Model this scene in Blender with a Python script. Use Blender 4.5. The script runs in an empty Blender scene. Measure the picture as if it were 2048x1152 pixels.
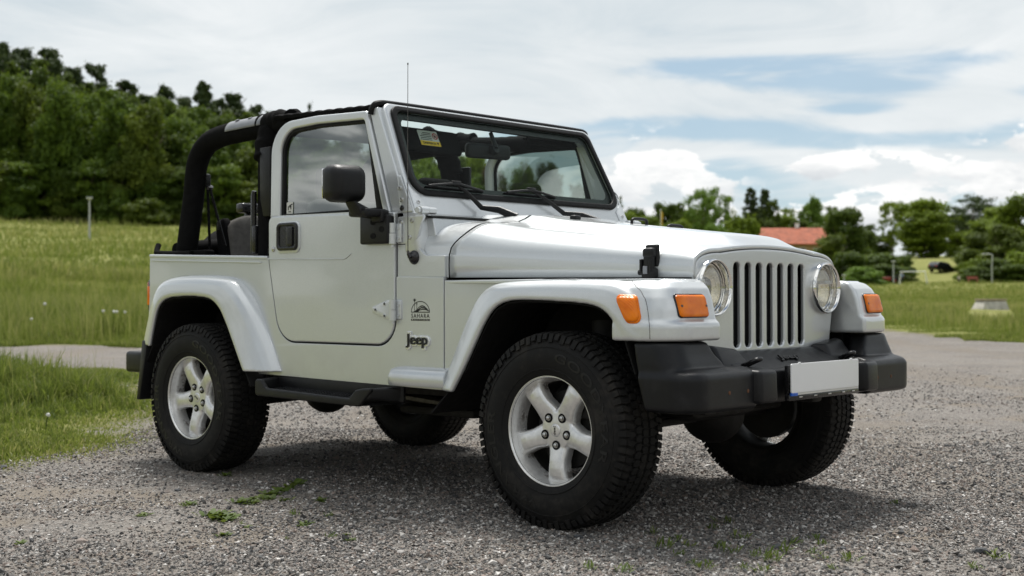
import bpy, bmesh, math, random
import numpy as np
from mathutils import Vector, Matrix
R = math.radians
scene = bpy.context.scene
COL = scene.collection
rng = np.random.default_rng(7)
random.seed(7)

# ------------------------------------------------------------------ camera
CAM = Vector((3.1622, -4.4656, 0.8798))
YAW, PITCH, ROLL = R(132.755), R(0.3424), R(-0.155)
FPX = 2554.58
cam_data = bpy.data.cameras.new('camera')
cam = bpy.data.objects.new('camera', cam_data)
COL.objects.link(cam)
cam_data.sensor_width = 36.0
cam_data.lens = FPX * 36.0 / 2048.0
cam_data.clip_end = 6000.0
cam_data.clip_start = 0.05
_d = Vector((math.cos(YAW) * math.cos(PITCH), math.sin(YAW) * math.cos(PITCH), math.sin(PITCH)))
_r = _d.cross(Vector((0, 0, 1))).normalized()
_u = _r.cross(_d)
_r2 = _r * math.cos(ROLL) + _u * math.sin(ROLL)
_u2 = -_r * math.sin(ROLL) + _u * math.cos(ROLL)
cam.matrix_world = Matrix(((_r2.x, _u2.x, -_d.x, CAM.x), (_r2.y, _u2.y, -_d.y, CAM.y), (_r2.z, _u2.z, -_d.z, CAM.z), (0, 0, 0, 1)))
cam_data.dof.use_dof = True
cam_data.dof.focus_distance = 5.05
cam_data.dof.aperture_fstop = 3.6
scene.camera = cam
FWD = Vector((math.cos(YAW), math.sin(YAW), 0))
RGT = Vector((math.sin(YAW), -math.cos(YAW), 0))


def ground_xy(d, l):
    """world x, y of a spot d metres ahead of the parking place and l metres to the right"""
    p = CAM + FWD * d + RGT * l
    return p.x, p.y

# ------------------------------------------------------------------ light
SUN_EL, SUN_AZ = 64.0, 140.0          # the sun stands behind thin cloud, high beyond the vehicle
sun_data = bpy.data.lights.new('sun', 'SUN')
sun_data.energy = 4.0
sun_data.angle = R(18)
sun_data.specular_factor = 0.6
sun_data.color = (1.0, 0.97, 0.92)
sun = bpy.data.objects.new('sun', sun_data)
COL.objects.link(sun)
_s = Vector((math.cos(R(SUN_EL)) * math.cos(R(SUN_AZ)), math.cos(R(SUN_EL)) * math.sin(R(SUN_AZ)), math.sin(R(SUN_EL))))
sun.rotation_euler = (-_s).to_track_quat('-Z', 'Y').to_euler()
sun.location = (0, 0, 30)

scene.view_settings.view_transform = 'Standard'
scene.view_settings.look = 'None'
scene.view_settings.gamma = 1.0
scene.view_settings.use_curve_mapping = False
scene.view_settings.exposure = 0.32


class NT:
    """small helper that writes node trees"""
    def __init__(self, tree):
        self.t = tree

    def n(self, kind, ins=None, **props):
        nd = self.t.nodes.new(kind)
        for k, v in props.items():
            setattr(nd, k, v)
        for k, v in (ins or {}).items():
            self.put(nd.inputs[k], v)
        return nd

    def put(self, sock, v):
        if isinstance(v, bpy.types.NodeSocket):
            self.t.links.new(v, sock)
        elif isinstance(v, bpy.types.Node):
            self.t.links.new(v.outputs[0], sock)
        else:
            sock.default_value = v

    def m(self, op, a, b=0.0, c=None, clamp=False):
        nd = self.t.nodes.new('ShaderNodeMath')
        nd.operation = op
        nd.use_clamp = clamp
        self.put(nd.inputs[0], a)
        self.put(nd.inputs[1], b)
        if c is not None:
            self.put(nd.inputs[2], c)
        return nd.outputs[0]

    def mix(self, f, a, b):
        nd = self.t.nodes.new('ShaderNodeMix')
        nd.data_type = 'RGBA'
        self.put(nd.inputs[0], f)
        self.put(nd.inputs[6], a)
        self.put(nd.inputs[7], b)
        return nd.outputs[2]

    def noise(self, vec, scale, detail=4.0, rough=0.55, dist=0.0):
        nd = self.n('ShaderNodeTexNoise', {'Scale': scale, 'Detail': detail, 'Roughness': rough, 'Distortion': dist})
        if vec is not None:
            self.put(nd.inputs['Vector'], vec)
        return nd.outputs['Fac']

    def ramp(self, f, stops, interp='LINEAR'):
        nd = self.t.nodes.new('ShaderNodeValToRGB')
        nd.color_ramp.interpolation = interp
        el = nd.color_ramp.elements
        while len(el) < len(stops):
            el.new(0.5)
        for e, (p, c) in zip(el, stops):
            e.position = p
            e.color = (c, c, c, 1) if isinstance(c, (int, float)) else (*c, 1)
        self.put(nd.inputs[0], f)
        return nd.outputs[0]

    def smooth(self, v, a, b):
        nd = self.n('ShaderNodeMapRange', {'From Min': a, 'From Max': b, 'To Min': 0.0, 'To Max': 1.0}, interpolation_type='SMOOTHSTEP')
        self.put(nd.inputs['Value'], v)
        return nd.outputs[0]


# ------------------------------------------------------------------ sky
world = bpy.data.worlds.new('World')
scene.world = world
world.use_nodes = True
wt = NT(world.node_tree)
wt.t.nodes.clear()
w_out = wt.n('ShaderNodeOutputWorld')
w_bg = wt.n('ShaderNodeBackground', {'Strength': 0.098})
wt.t.links.new(w_bg.outputs[0], w_out.inputs[0])
sky = wt.n('ShaderNodeTexSky', sky_type='NISHITA', sun_disc=False, sun_elevation=R(SUN_EL), sun_rotation=R(90 - SUN_AZ))
sky.altitude = 60
sky.air_density = 1.0
sky.dust_density = 0.25
sky.ozone_density = 1.6
tc = wt.n('ShaderNodeTexCoord')
sep = wt.n('ShaderNodeSeparateXYZ', {0: tc.outputs['Generated']})
dx, dy, dz = sep.outputs
# bearing from the meadow's axis (radians, positive to the right) and elevation
bear = wt.m('ARCTAN2', wt.m('ADD', wt.m('MULTIPLY', dx, RGT.x), wt.m('MULTIPLY', dy, RGT.y)),
            wt.m('ADD', wt.m('MULTIPLY', dx, FWD.x), wt.m('MULTIPLY', dy, FWD.y)))
elev = wt.m('ARCSINE', dz)
cv = wt.n('ShaderNodeCombineXYZ', {0: wt.m('MULTIPLY', bear, 1.0), 1: wt.m('MULTIPLY', elev, 2.4), 2: 0.3})
cv2 = wt.n('ShaderNodeCombineXYZ', {0: wt.m('ADD', wt.m('MULTIPLY', bear, 0.8), wt.m('MULTIPLY', elev, 0.35)), 1: wt.m('MULTIPLY', elev, 3.6), 2: 1.7})
proj_v = wt.n('ShaderNodeCombineXYZ', {0: wt.m('DIVIDE', dx, wt.m('ADD', wt.m('ABSOLUTE', dz), 0.25)), 1: wt.m('DIVIDE', dy, wt.m('ADD', wt.m('ABSOLUTE', dz), 0.25)), 2: 0.0})
n_veil = wt.noise(cv2, 5.5, 10.0, 0.63, 1.1)
n_wide = wt.noise(proj_v, 1.3, 7.0, 0.55, 0.3)
n_puff = wt.noise(cv, 17.0, 9.0, 0.60, 0.35)
n_fine = wt.noise(cv, 34.0, 6.0, 0.6, 0.2)


def blob(px, py, rx, ry, rise=False):
    """soft elliptical weight around a bearing/elevation, angles given in 1/2554 rad"""
    a = wt.m('DIVIDE', wt.m('SUBTRACT', bear, (px - 1024) / FPX), rx / FPX)
    b = wt.m('DIVIDE', wt.m('SUBTRACT', elev, (591 - py) / FPX), ry / FPX)
    q = wt.m('ADD', wt.m('MULTIPLY', a, a), wt.m('MULTIPLY', b, b))
    g = wt.m('POWER', 2.718, wt.m('MULTIPLY', q, -1.0))
    return (g, wt.m('MULTIPLY', g, b)) if rise else g


def total(vals):
    s = vals[0]
    for v in vals[1:]:
        s = wt.m('ADD', s, v)
    return s


gap = total([blob(*q) for q in ((1420, 145, 170, 26), (1590, 160, 150, 30), (1760, 186, 150, 30), (1900, 150, 120, 22), (1290, 256, 150, 24), (1470, 266, 150, 20), (1640, 292, 140, 20),
             (1850, 300, 140, 22), (2010, 282, 100, 26), (1450, 345, 90, 36), (1580, 395, 120, 34), (1800, 408, 130, 24), (1230, 285, 50, 36), (1030, 290, 90, 60), (1140, 340, 60, 60), (1700, 235, 90, 14), (2050, 215, 90, 24))])
# high veil: nearly everywhere, torn open on the right
veil = wt.smooth(wt.m('SUBTRACT', wt.m('ADD', n_veil, 0.42), wt.m('MULTIPLY', gap, 0.50)), 0.40, 0.78)
cv3 = wt.n('ShaderNodeCombineXYZ', {0: wt.m('ADD', wt.m('MULTIPLY', bear, 1.5), wt.m('MULTIPLY', elev, 1.6)), 1: wt.m('SUBTRACT', wt.m('MULTIPLY', elev, 8.0), wt.m('MULTIPLY', bear, 0.8)), 2: 4.2})
n_streak = wt.noise(cv3, 3.6, 9.0, 0.60, 0.9)
streak = wt.m('MULTIPLY', wt.smooth(n_streak, 0.46, 0.66), 0.72)
veil = wt.m('ADD', 0.20, wt.m('MULTIPLY', wt.m('MAXIMUM', veil, streak), 0.75))
sky_col = wt.mix(0.6, sky.outputs[0], (2.9, 4.1, 4.9, 1))
# overhead and behind: broken cloud with grey bottoms
n_big = wt.noise(proj_v, 0.9, 5.0, 0.5, 0.2)
wide_col = wt.ramp(n_wide, [(0.36, (2.5, 2.8, 3.0)), (0.45, (4.0, 4.35, 4.6)), (0.51, (7.0, 7.3, 7.5)), (0.60, (9.6, 9.8, 9.9))])
veil_col = wt.ramp(wt.m('ADD', wt.m('MULTIPLY', n_veil, 0.5), wt.m('MULTIPLY', n_wide, 0.5)), [(0.36, (5.3, 5.9, 6.25)), (0.50, (6.5, 6.85, 7.0)), (0.64, (7.5, 7.7, 7.75))])
n_low = wt.noise(cv, 7.5, 9.0, 0.58, 0.5)
low_col = wt.ramp(n_low, [(0.36, (1.6, 1.8, 1.95)), (0.47, (3.2, 3.45, 3.55)), (0.53, (7.4, 7.5, 7.4)), (0.62, (9.0, 9.0, 8.8))])
front = wt.smooth(wt.m('ADD', wt.m('MULTIPLY', dx, FWD.x), wt.m('MULTIPLY', dy, FWD.y)), 0.0, 0.6)
low = wt.smooth(wt.m('SUBTRACT', 0.55, elev), 0.0, 0.3)
ahead = wt.m('MULTIPLY', front, low)
col = wt.mix(wt.smooth(n_big, 0.30, 0.5), sky.outputs[0], wide_col)
view = wt.mix(veil, sky_col, veil_col)
col = wt.mix(wt.smooth(wt.m('SUBTRACT', 0.42, elev), 0.0, 0.2), col, low_col)
col = wt.mix(ahead, col, view)
# heaped clouds low over the trees
heaps = [blob(*q, rise=True) for q in ((1300, 345, 80, 48), (1230, 380, 70, 50), (1390, 385, 70, 34), (1700, 345, 80, 24),
         (1630, 352, 45, 18), (1850, 350, 62, 22), (1915, 362, 50, 18), (2030, 310, 75, 34), (1960, 398, 150, 26), (1770, 435, 70, 34),
         (1660, 440, 110, 30), (1540, 450, 90, 25), (1320, 440, 160, 22), (2150, 370, 120, 60))]
cum = total([h_[0] for h_ in heaps])
crise = wt.m('DIVIDE', total([h_[1] for h_ in heaps]), wt.m('ADD', cum, 0.02))
cdens = wt.m('ADD', cum, wt.m('ADD', wt.m('MULTIPLY', wt.m('SUBTRACT', n_puff, 0.5), 4.0), wt.m('MULTIPLY', wt.m('SUBTRACT', n_fine, 0.5), 2.0)))
edge = wt.m('ADD', 0.62, wt.m('MULTIPLY', wt.smooth(crise, 0.4, -0.8), 0.5))      # crisp tops, ragged soft bottoms
cmask = wt.m('MULTIPLY', wt.smooth(wt.m('DIVIDE', cdens, edge), 0.58, 1.0), wt.m('MULTIPLY', cum, 5.0, clamp=True))
cshade = wt.m('ADD', wt.m('ADD', 0.5, wt.m('MULTIPLY', crise, 0.26)), wt.m('ADD', wt.m('MULTIPLY', wt.m('SUBTRACT', n_puff, 0.5), -1.0), wt.m('MULTIPLY', wt.m('SUBTRACT', n_fine, 0.5), 0.7)))
ccol = wt.ramp(cshade, [(0.12, (5.2, 5.5, 5.8)), (0.40, (6.9, 7.05, 7.15)), (0.68, (9.0, 8.95, 8.8))])
col = wt.mix(wt.m('MULTIPLY', cmask, 0.93), col, ccol)
wt.t.links.new(col, w_bg.inputs['Color'])

# ------------------------------------------------------------------ mesh helpers


def tag(o, label=None, cat=None, group=None, kind=None):
    if label: o['label'] = label
    if cat: o['category'] = cat
    if group: o['group'] = group
    if kind: o['kind'] = kind
    return o


def empty(name, loc=(0, 0, 0), parent=None):
    o = bpy.data.objects.new(name, None)
    o.empty_display_size = 0.3
    COL.objects.link(o)
    o.location = loc
    if parent: o.parent = parent
    return o


def raw_mesh(name, V, F, mat=None, smooth=None):
    """fast mesh from a vertex array and a face array (n x 3 or n x 4)"""
    me = bpy.data.meshes.new(name)
    V = np.ascontiguousarray(V, dtype=np.float32)
    F = np.ascontiguousarray(F, dtype=np.int32)
    k = F.shape[1]
    me.vertices.add(len(V)); me.vertices.foreach_set('co', V.ravel())
    me.loops.add(F.size); me.loops.foreach_set('vertex_index', F.ravel())
    me.polygons.add(len(F))
    me.polygons.foreach_set('loop_start', np.arange(0, F.size, k, dtype=np.int32))
    me.polygons.foreach_set('loop_total', np.full(len(F), k, dtype=np.int32))
    if smooth is not None:
        me.polygons.foreach_set('use_smooth', np.full(len(F), bool(smooth)))
    me.update(calc_edges=True)
    if mat: me.materials.append(mat)
    return me


def float_attr(me, name, vals, domain='POINT'):
    a = me.attributes.new(name, 'FLOAT', domain)
    a.data.foreach_set('value', np.ascontiguousarray(vals, dtype=np.float32))


def link(name, me, parent=None, loc=(0, 0, 0)):
    o = bpy.data.objects.new(name, me)
    COL.objects.link(o)
    o.location = loc
    if parent: o.parent = parent
    return o


def apply_mods(o):
    dg = bpy.context.evaluated_depsgraph_get()
    me = bpy.data.meshes.new_from_object(o.evaluated_get(dg), depsgraph=dg)
    old = o.data
    o.modifiers.clear()
    o.data = me
    return o


def round_poly(pts, radii, seg=6):
    """polygon with rounded corners; radii is one number or one per point"""
    n = len(pts)
    if not hasattr(radii, '__len__'): radii = [radii] * n
    out = []
    for i in range(n):
        p = Vector(pts[i]); a = Vector(pts[i - 1]) - p; b = Vector(pts[(i + 1) % n]) - p
        r = radii[i]
        la, lb = a.length, b.length
        if r <= 1e-6 or la < 1e-6 or lb < 1e-6:
            out.append((p.x, p.y)); continue
        a.normalize(); b.normalize()
        ang = a.angle(b)
        if ang > 3.1: out.append((p.x, p.y)); continue
        t = min(r / math.tan(ang / 2), la * .49, lb * .49)
        rr = t * math.tan(ang / 2)
        c = p + (a + b).normalized() * (rr / math.sin(ang / 2))
        s0 = p + a * t - c; s1 = p + b * t - c
        a0 = math.atan2(s0.y, s0.x); a1 = math.atan2(s1.y, s1.x)
        da = (a1 - a0 + math.pi) % (2 * math.pi) - math.pi
        for k in range(seg + 1):
            th = a0 + da * k / seg
            out.append((c.x + rr * math.cos(th), c.y + rr * math.sin(th)))
    return out


def circle(cx, cy, r, n=32, r2=None):
    return [(cx + r * math.cos(2 * math.pi * k / n), cy + (r2 or r) * math.sin(2 * math.pi * k / n)) for k in range(n)]


def side(y0):
    """plane of the vehicle's side: u runs forward, v up, w out to the near side"""
    return lambda u, v, w: (u, y0 - w, v)


def face_x(x0):
    """plane facing forward: u runs to the vehicle's left, v up, w forward"""
    return lambda u, v, w: (x0 + w, u, v)


def flat(z0):
    return lambda u, v, w: (u, v, z0 + w)


class MB:
    """collects shapes and links them as ONE mesh object"""
    def __init__(self):
        self.v = []; self.f = []; self.m = []

    def add(self, vs, fs, mi=0, fn=None):
        b = len(self.v)
        self.v += [tuple(fn(*p)) if fn else tuple(p) for p in vs]
        self.f += [[i + b for i in f] for f in fs]
        self.m += [mi] * len(fs)
        return self

    def add_bm(self, bm, mi=0, fn=None):
        bm.verts.index_update()
        vs = [tuple(v.co) for v in bm.verts]; fs = [[v.index for v in f.verts] for f in bm.faces]
        bm.free()
        return self.add(vs, fs, mi, fn)

    def box(self, c, s, bevel=0.0, seg=2, rot=None, mi=0, taper=None):
        bm = bmesh.new()
        bmesh.ops.create_cube(bm, size=1.0)
        for v in bm.verts:
            k = 1.0
            if taper and v.co.z > 0: k = taper
            v.co = Vector((v.co.x * s[0] * k, v.co.y * s[1] * k, v.co.z * s[2]))
        if bevel > 0:
            bmesh.ops.bevel(bm, geom=bm.edges[:], offset=bevel, segments=seg, profile=0.5, affect='EDGES')
        M = Matrix.Translation(c) @ (rot.to_matrix().to_4x4() if rot is not None else Matrix())
        bm.transform(M)
        return self.add_bm(bm, mi)

    def hexa(self, pts, bevel=0.0, seg=2, mi=0):
        """box from 8 corners: bottom four then top four, both in the same order"""
        bm = bmesh.new()
        vs = [bm.verts.new(p) for p in pts]
        for q in ((3, 2, 1, 0), (4, 5, 6, 7), (0, 1, 5, 4), (1, 2, 6, 5), (2, 3, 7, 6), (3, 0, 4, 7)):
            bm.faces.new([vs[i] for i in q])
        bmesh.ops.recalc_face_normals(bm, faces=bm.faces[:])
        if bevel > 0:
            bmesh.ops.bevel(bm, geom=bm.edges[:], offset=bevel, segments=seg, profile=0.5, affect='EDGES')
        return self.add_bm(bm, mi)

    def tube(self, path, rad, n=12, mi=0, caps=True, squash=None):
        P = [Vector(p) for p in path]
        m = len(P)
        rads = rad if hasattr(rad, '__len__') else [rad] * m
        T = []
        for i in range(m):
            t = (P[min(i + 1, m - 1)] - P[max(i - 1, 0)])
            T.append(t.normalized() if t.length > 1e-9 else Vector((0, 0, 1)))
        ref = Vector((0, 0, 1)) if abs(T[0].z) < 0.9 else Vector((0, 1, 0))
        nrm = (ref - T[0] * ref.dot(T[0])).normalized()
        vs = []; fs = []
        for i in range(m):
            nrm = (nrm - T[i] * nrm.dot(T[i])).normalized()
            bi = T[i].cross(nrm)
            for k in range(n):
                a = 2 * math.pi * k / n
                p = P[i] + nrm * (math.cos(a) * rads[i]) + bi * (math.sin(a) * rads[i] * (squash or 1.0))
                vs.append(tuple(p))
        for i in range(m - 1):
            for k in range(n):
                k2 = (k + 1) % n
                fs.append([i * n + k, i * n + k2, (i + 1) * n + k2, (i + 1) * n + k])
        if caps:
            fs.append([k for k in range(n - 1, -1, -1)])
            fs.append([(m - 1) * n + k for k in range(n)])
        return self.add(vs, fs, mi)

    def lathe(self, prof, n=32, fn=None, mi=0, closed=False):
        """prof: list of (radius, height); turned about w, u-v being the disc's plane"""
        vs = []; fs = []
        m = len(prof)
        for (r, h) in prof:
            for k in range(n):
                a = 2 * math.pi * k / n
                vs.append((r * math.cos(a), r * math.sin(a), h))
        for i in range(m - 1 + (1 if closed else 0)):
            j = (i + 1) % m
            for k in range(n):
                k2 = (k + 1) % n
                fs.append([i * n + k, i * n + k2, j * n + k2, j * n + k])
        return self.add(vs, fs, mi, fn)

    def grid(self, rows, mi=0, close_u=False, close_v=False, flip=False):
        """loft: list of equally long point rows"""
        a = len(rows); b = len(rows[0])
        vs = [p for r_ in rows for p in r_]; fs = []
        for i in range(a if close_u else a - 1):
            for j in range(b if close_v else b - 1):
                q = [i * b + j, i * b + (j + 1) % b, ((i + 1) % a) * b + (j + 1) % b, ((i + 1) % a) * b + j]
                fs.append(q[::-1] if flip else q)
        return self.add(vs, fs, mi)

    def cap(self, pts, mi=0, flip=False):
        idx = list(range(len(pts)))
        return self.add(pts, [idx[::-1] if flip else idx], mi)

    def plate(self, loops, thick, bevel=0.0, fn=None, mi=0, bres=1, center=0.0):
        """solid plate from closed outlines (holes allowed), rounded edges, centred on w = center"""
        cu = bpy.data.curves.new('outline', 'CURVE')
        cu.dimensions = '2D'; cu.fill_mode = 'BOTH'
        for lp in loops:
            sp = cu.splines.new('POLY')
            sp.points.add(len(lp) - 1)
            for p, q in zip(sp.points, lp): p.co = (q[0], q[1], 0, 1)
            sp.use_cyclic_u = True
        cu.extrude = max(thick / 2 - bevel, 0.0)
        cu.bevel_depth = bevel; cu.bevel_resolution = bres
        cu.offset = -bevel
        return self._curve(cu, fn, mi, center)

    def text(self, s, size, fn, thick=0.004, bold=0.0, mi=0, align='CENTER', spacing=1.0, sx=1.0, bend=None, bevel=0.0):
        cu = bpy.data.curves.new('letters', 'FONT')
        cu.body = s; cu.size = size; cu.align_x = align; cu.align_y = 'CENTER'
        cu.extrude = thick / 2; cu.offset = bold; cu.space_character = spacing
        cu.bevel_depth = bevel
        f2 = fn
        if sx != 1.0 or bend:
            def f2(u, v, w):
                u *= sx
                if bend: u, v = bend(u, v)
                return fn(u, v, w)
        return self._curve(cu, f2, mi, 0.0)

    def _curve(self, cu, fn, mi, center):
        o = bpy.data.objects.new('tmp', cu)
        COL.objects.link(o)
        dg = bpy.context.evaluated_depsgraph_get()
        me = bpy.data.meshes.new_from_object(o.evaluated_get(dg), depsgraph=dg)
        bm = bmesh.new(); bm.from_mesh(me)
        bmesh.ops.remove_doubles(bm, verts=bm.verts[:], dist=1e-5)
        for v in bm.verts: v.co.z += center
        bpy.data.objects.remove(o); bpy.data.curves.remove(cu); bpy.data.meshes.remove(me)
        return self.add_bm(bm, mi, fn)

    def build(self, name, mats, parent=None, smooth=35, fix=True, kind=None, loc=(0, 0, 0), even=False):
        me = bpy.data.meshes.new(name)
        me.from_pydata(self.v, [], self.f)
        if not isinstance(mats, (list, tuple)): mats = [mats]
        for m_ in mats: me.materials.append(m_)
        if len(mats) > 1: me.polygons.foreach_set('material_index', self.m)
        if fix:
            bm = bmesh.new(); bm.from_mesh(me)
            bmesh.ops.recalc_face_normals(bm, faces=bm.faces[:])
            bm.to_mesh(me); bm.free()
        if smooth:
            me.polygons.foreach_set('use_smooth', np.ones(len(me.polygons), bool))
            me.set_sharp_from_angle(angle=R(smooth))
        me.update()
        o = link(name, me, parent, loc)
        if even:
            md = o.modifiers.new('even shading', 'WEIGHTED_NORMAL'); md.keep_sharp = True; md.weight = 90
        return o


def melt(o, voxel, iters=8, factor=0.5):
    """fuse the overlapping solids of a mesh into one smooth moulded skin"""
    md = o.modifiers.new('fuse', 'REMESH'); md.mode = 'VOXEL'; md.voxel_size = voxel; md.use_smooth_shade = True
    sm = o.modifiers.new('soften', 'SMOOTH'); sm.factor = factor; sm.iterations = iters
    mats = list(o.data.materials)
    apply_mods(o)
    if not o.data.materials:
        for m_ in mats: o.data.materials.append(m_)
    o.data.polygons.foreach_set('use_smooth', np.ones(len(o.data.polygons), bool))
    return o


def mirror_part(o, parent=None, name=None):
    """the same part on the vehicle's other side, with its sub-parts"""
    me = o.data.copy()
    co = np.empty(len(me.vertices) * 3, np.float32)
    me.vertices.foreach_get('co', co)
    co[1::3] *= -1
    me.vertices.foreach_set('co', co)
    me.flip_normals()
    me.update()
    c = link(name or o.name.split('.')[0], me, parent or o.parent)
    for ch in list(o.children):
        mirror_part(ch, c)
    return c


def catmull(pts, per=6):
    """smooth curve through points"""
    P = [Vector(p) for p in pts]
    out = []
    for i in range(len(P) - 1):
        p0 = P[max(i - 1, 0)]; p1 = P[i]; p2 = P[i + 1]; p3 = P[min(i + 2, len(P) - 1)]
        for k in range(per):
            t = k / per
            out.append(0.5 * ((2 * p1) + (p2 - p0) * t + (2 * p0 - 5 * p1 + 4 * p2 - p3) * t * t + (3 * p1 - p0 - 3 * p2 + p3) * t ** 3))
    out.append(P[-1])
    return [tuple(p) for p in out]
# ------------------------------------------------------------------ materials


def new_mat(name):
    m = bpy.data.materials.new(name)
    m.use_nodes = True
    t = NT(m.node_tree)
    t.t.nodes.clear()
    out = t.n('ShaderNodeOutputMaterial')
    b = t.n('ShaderNodeBsdfPrincipled')
    t.t.links.new(b.outputs[0], out.inputs[0])
    return m, t, b, out


def obj_co(t):
    return t.n('ShaderNodeTexCoord').outputs['Object']


def plain(name, col, rough=0.5, metal=0.0, var=0.15, scale=20.0, bump=0.0, bscale=200.0, coat=0.0, spec=0.5, rvar=0.1):
    m, t, b, out = new_mat(name)
    co = obj_co(t)
    n1 = t.noise(co, scale, 5.0)
    c1 = tuple(max(0, c * (1 - var)) for c in col); c2 = tuple(min(1, c * (1 + var)) for c in col)
    t.put(b.inputs['Base Color'], t.ramp(n1, [(0.3, c1), (0.7, c2)]))
    t.put(b.inputs['Roughness'], t.ramp(t.noise(co, scale * 2.3, 4.0), [(0.3, max(0.02, rough - rvar)), (0.7, min(1, rough + rvar))]))
    b.inputs['Metallic'].default_value = metal
    b.inputs['Coat Weight'].default_value = coat
    b.inputs['Coat Roughness'].default_value = 0.04
    b.inputs['Specular IOR Level'].default_value = spec
    if bump > 0:
        bp = t.n('ShaderNodeBump', {'Strength': 1.0, 'Distance': bump})
        t.put(bp.inputs['Height'], t.noise(co, bscale, 3.0))
        t.put(b.inputs['Normal'], bp.outputs[0])
    return m


def make_paint():
    m, t, b, out = new_mat('silver paint')
    co = obj_co(t)
    fl = t.noise(co, 900.0, 2.0, 0.6)
    dust = t.noise(co, 7.0, 7.0, 0.6)
    base = t.ramp(fl, [(0.35, (0.555, 0.578, 0.588)), (0.65, (0.71, 0.735, 0.745))])
    # a film of road dust low on the panels
    z = t.n('ShaderNodeSeparateXYZ', {0: co}).outputs[2]
    low = t.m('MULTIPLY', t.smooth(t.m('ADD', z, t.m('MULTIPLY', dust, 0.25)), 0.92, 0.56), t.smooth(dust, 0.42, 0.72))
    t.put(b.inputs['Base Color'], t.mix(t.m('MULTIPLY', low, 0.22), base, (0.33, 0.30, 0.25, 1)))
    b.inputs['Metallic'].default_value = 0.55
    t.put(b.inputs['Roughness'], t.ramp(dust, [(0.3, 0.32), (0.75, 0.42)]))
    b.inputs['Coat Weight'].default_value = 0.9
    t.put(b.inputs['Coat Roughness'], t.m('ADD', 0.035, t.m('MULTIPLY', low, 0.25)))
    bp = t.n('ShaderNodeBump', {'Strength': 0.10, 'Distance': 0.0008})
    t.put(bp.inputs['Height'], t.noise(co, 2.6, 2.0))
    t.put(b.inputs['Coat Normal'], bp.outputs[0])
    return m


def make_glass(name, tint, refl):
    """thin pane: see-through, with a Fresnel reflection"""
    m, t, b, out = new_mat(name)
    t.t.nodes.remove(b)
    tr = t.n('ShaderNodeBsdfTransparent', {'Color': (*tint, 1)})
    gl = t.n('ShaderNodeBsdfGlossy', {'Color': (0.95, 0.98, 0.97, 1), 'Roughness': 0.01})
    lw = t.n('ShaderNodeLayerWeight', {'Blend': 0.5}).outputs['Facing']
    fr = t.m('ADD', refl, t.m('MULTIPLY', 1.0 - refl, t.m('MULTIPLY', 0.35, t.m('POWER', lw, 5.0))))
    df = t.n('ShaderNodeBsdfDiffuse', {'Color': (0.55, 0.53, 0.48, 1)})
    co = obj_co(t)
    dirt = t.m('ADD', t.m('MULTIPLY', t.smooth(t.noise(co, 5.0, 6.0, 0.6), 0.45, 0.75), 0.004), t.m('MULTIPLY', t.smooth(t.noise(co, 160.0, 2.0, 0.5), 0.70, 0.78), 0.03))
    a = t.n('ShaderNodeMixShader', {0: fr, 1: tr, 2: gl})
    c = t.n('ShaderNodeMixShader', {0: dirt, 1: a, 2: df})
    t.t.links.new(c.outputs[0], out.inputs[0])
    return m


def make_amber():
    m, t, b, out = new_mat('amber lens')
    co = obj_co(t)
    t.put(b.inputs['Base Color'], t.ramp(t.noise(co, 18.0, 3.0), [(0.35, (0.74, 0.150, 0.0)), (0.7, (0.92, 0.235, 0.002))]))
    b.inputs['Roughness'].default_value = 0.25
    b.inputs['Specular IOR Level'].default_value = 0.35
    b.inputs['Coat Weight'].default_value = 0.0
    b.inputs['Subsurface Radius'].default_value = (0.02, 0.008, 0.002)
    wv = t.n('ShaderNodeTexWave', {'Scale': 95.0, 'Distortion': 0.0}, wave_type='BANDS', bands_direction='Y')
    t.put(wv.inputs['Vector'], co)
    bp = t.n('ShaderNodeBump', {'Strength': 0.35, 'Distance': 0.0015})
    t.put(bp.inputs['Height'], wv.outputs['Fac'])
    t.put(b.inputs['Normal'], bp.outputs[0])
    return m


def make_lens():
    """clear pressed headlamp glass with flutes"""
    m, t, b, out = new_mat('headlamp glass')
    t.t.nodes.remove(b)
    co = obj_co(t)
    wv = t.n('ShaderNodeTexWave', {'Scale': 42.0, 'Distortion': 0.6}, wave_type='BANDS', bands_direction='Y')
    t.put(wv.inputs['Vector'], co)
    bp = t.n('ShaderNodeBump', {'Strength': 0.8, 'Distance': 0.004})
    t.put(bp.inputs['Height'], t.m('ADD', wv.outputs['Fac'], t.m('MULTIPLY', t.noise(co, 45.0, 2.0), 0.8)))
    tr = t.n('ShaderNodeBsdfTransparent', {'Color': (0.95, 0.955, 0.94, 1)})
    gl = t.n('ShaderNodeBsdfGlossy', {'Color': (1, 1, 1, 1), 'Roughness': 0.06})
    t.put(gl.inputs['Normal'], bp.outputs[0])
    fr = t.m('ADD', 0.10, t.m('MULTIPLY', 0.22, wv.outputs['Fac']))
    a = t.n('ShaderNodeMixShader', {0: fr, 1: tr, 2: gl})
    t.t.links.new(a.outputs[0], out.inputs[0])
    return m


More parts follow.
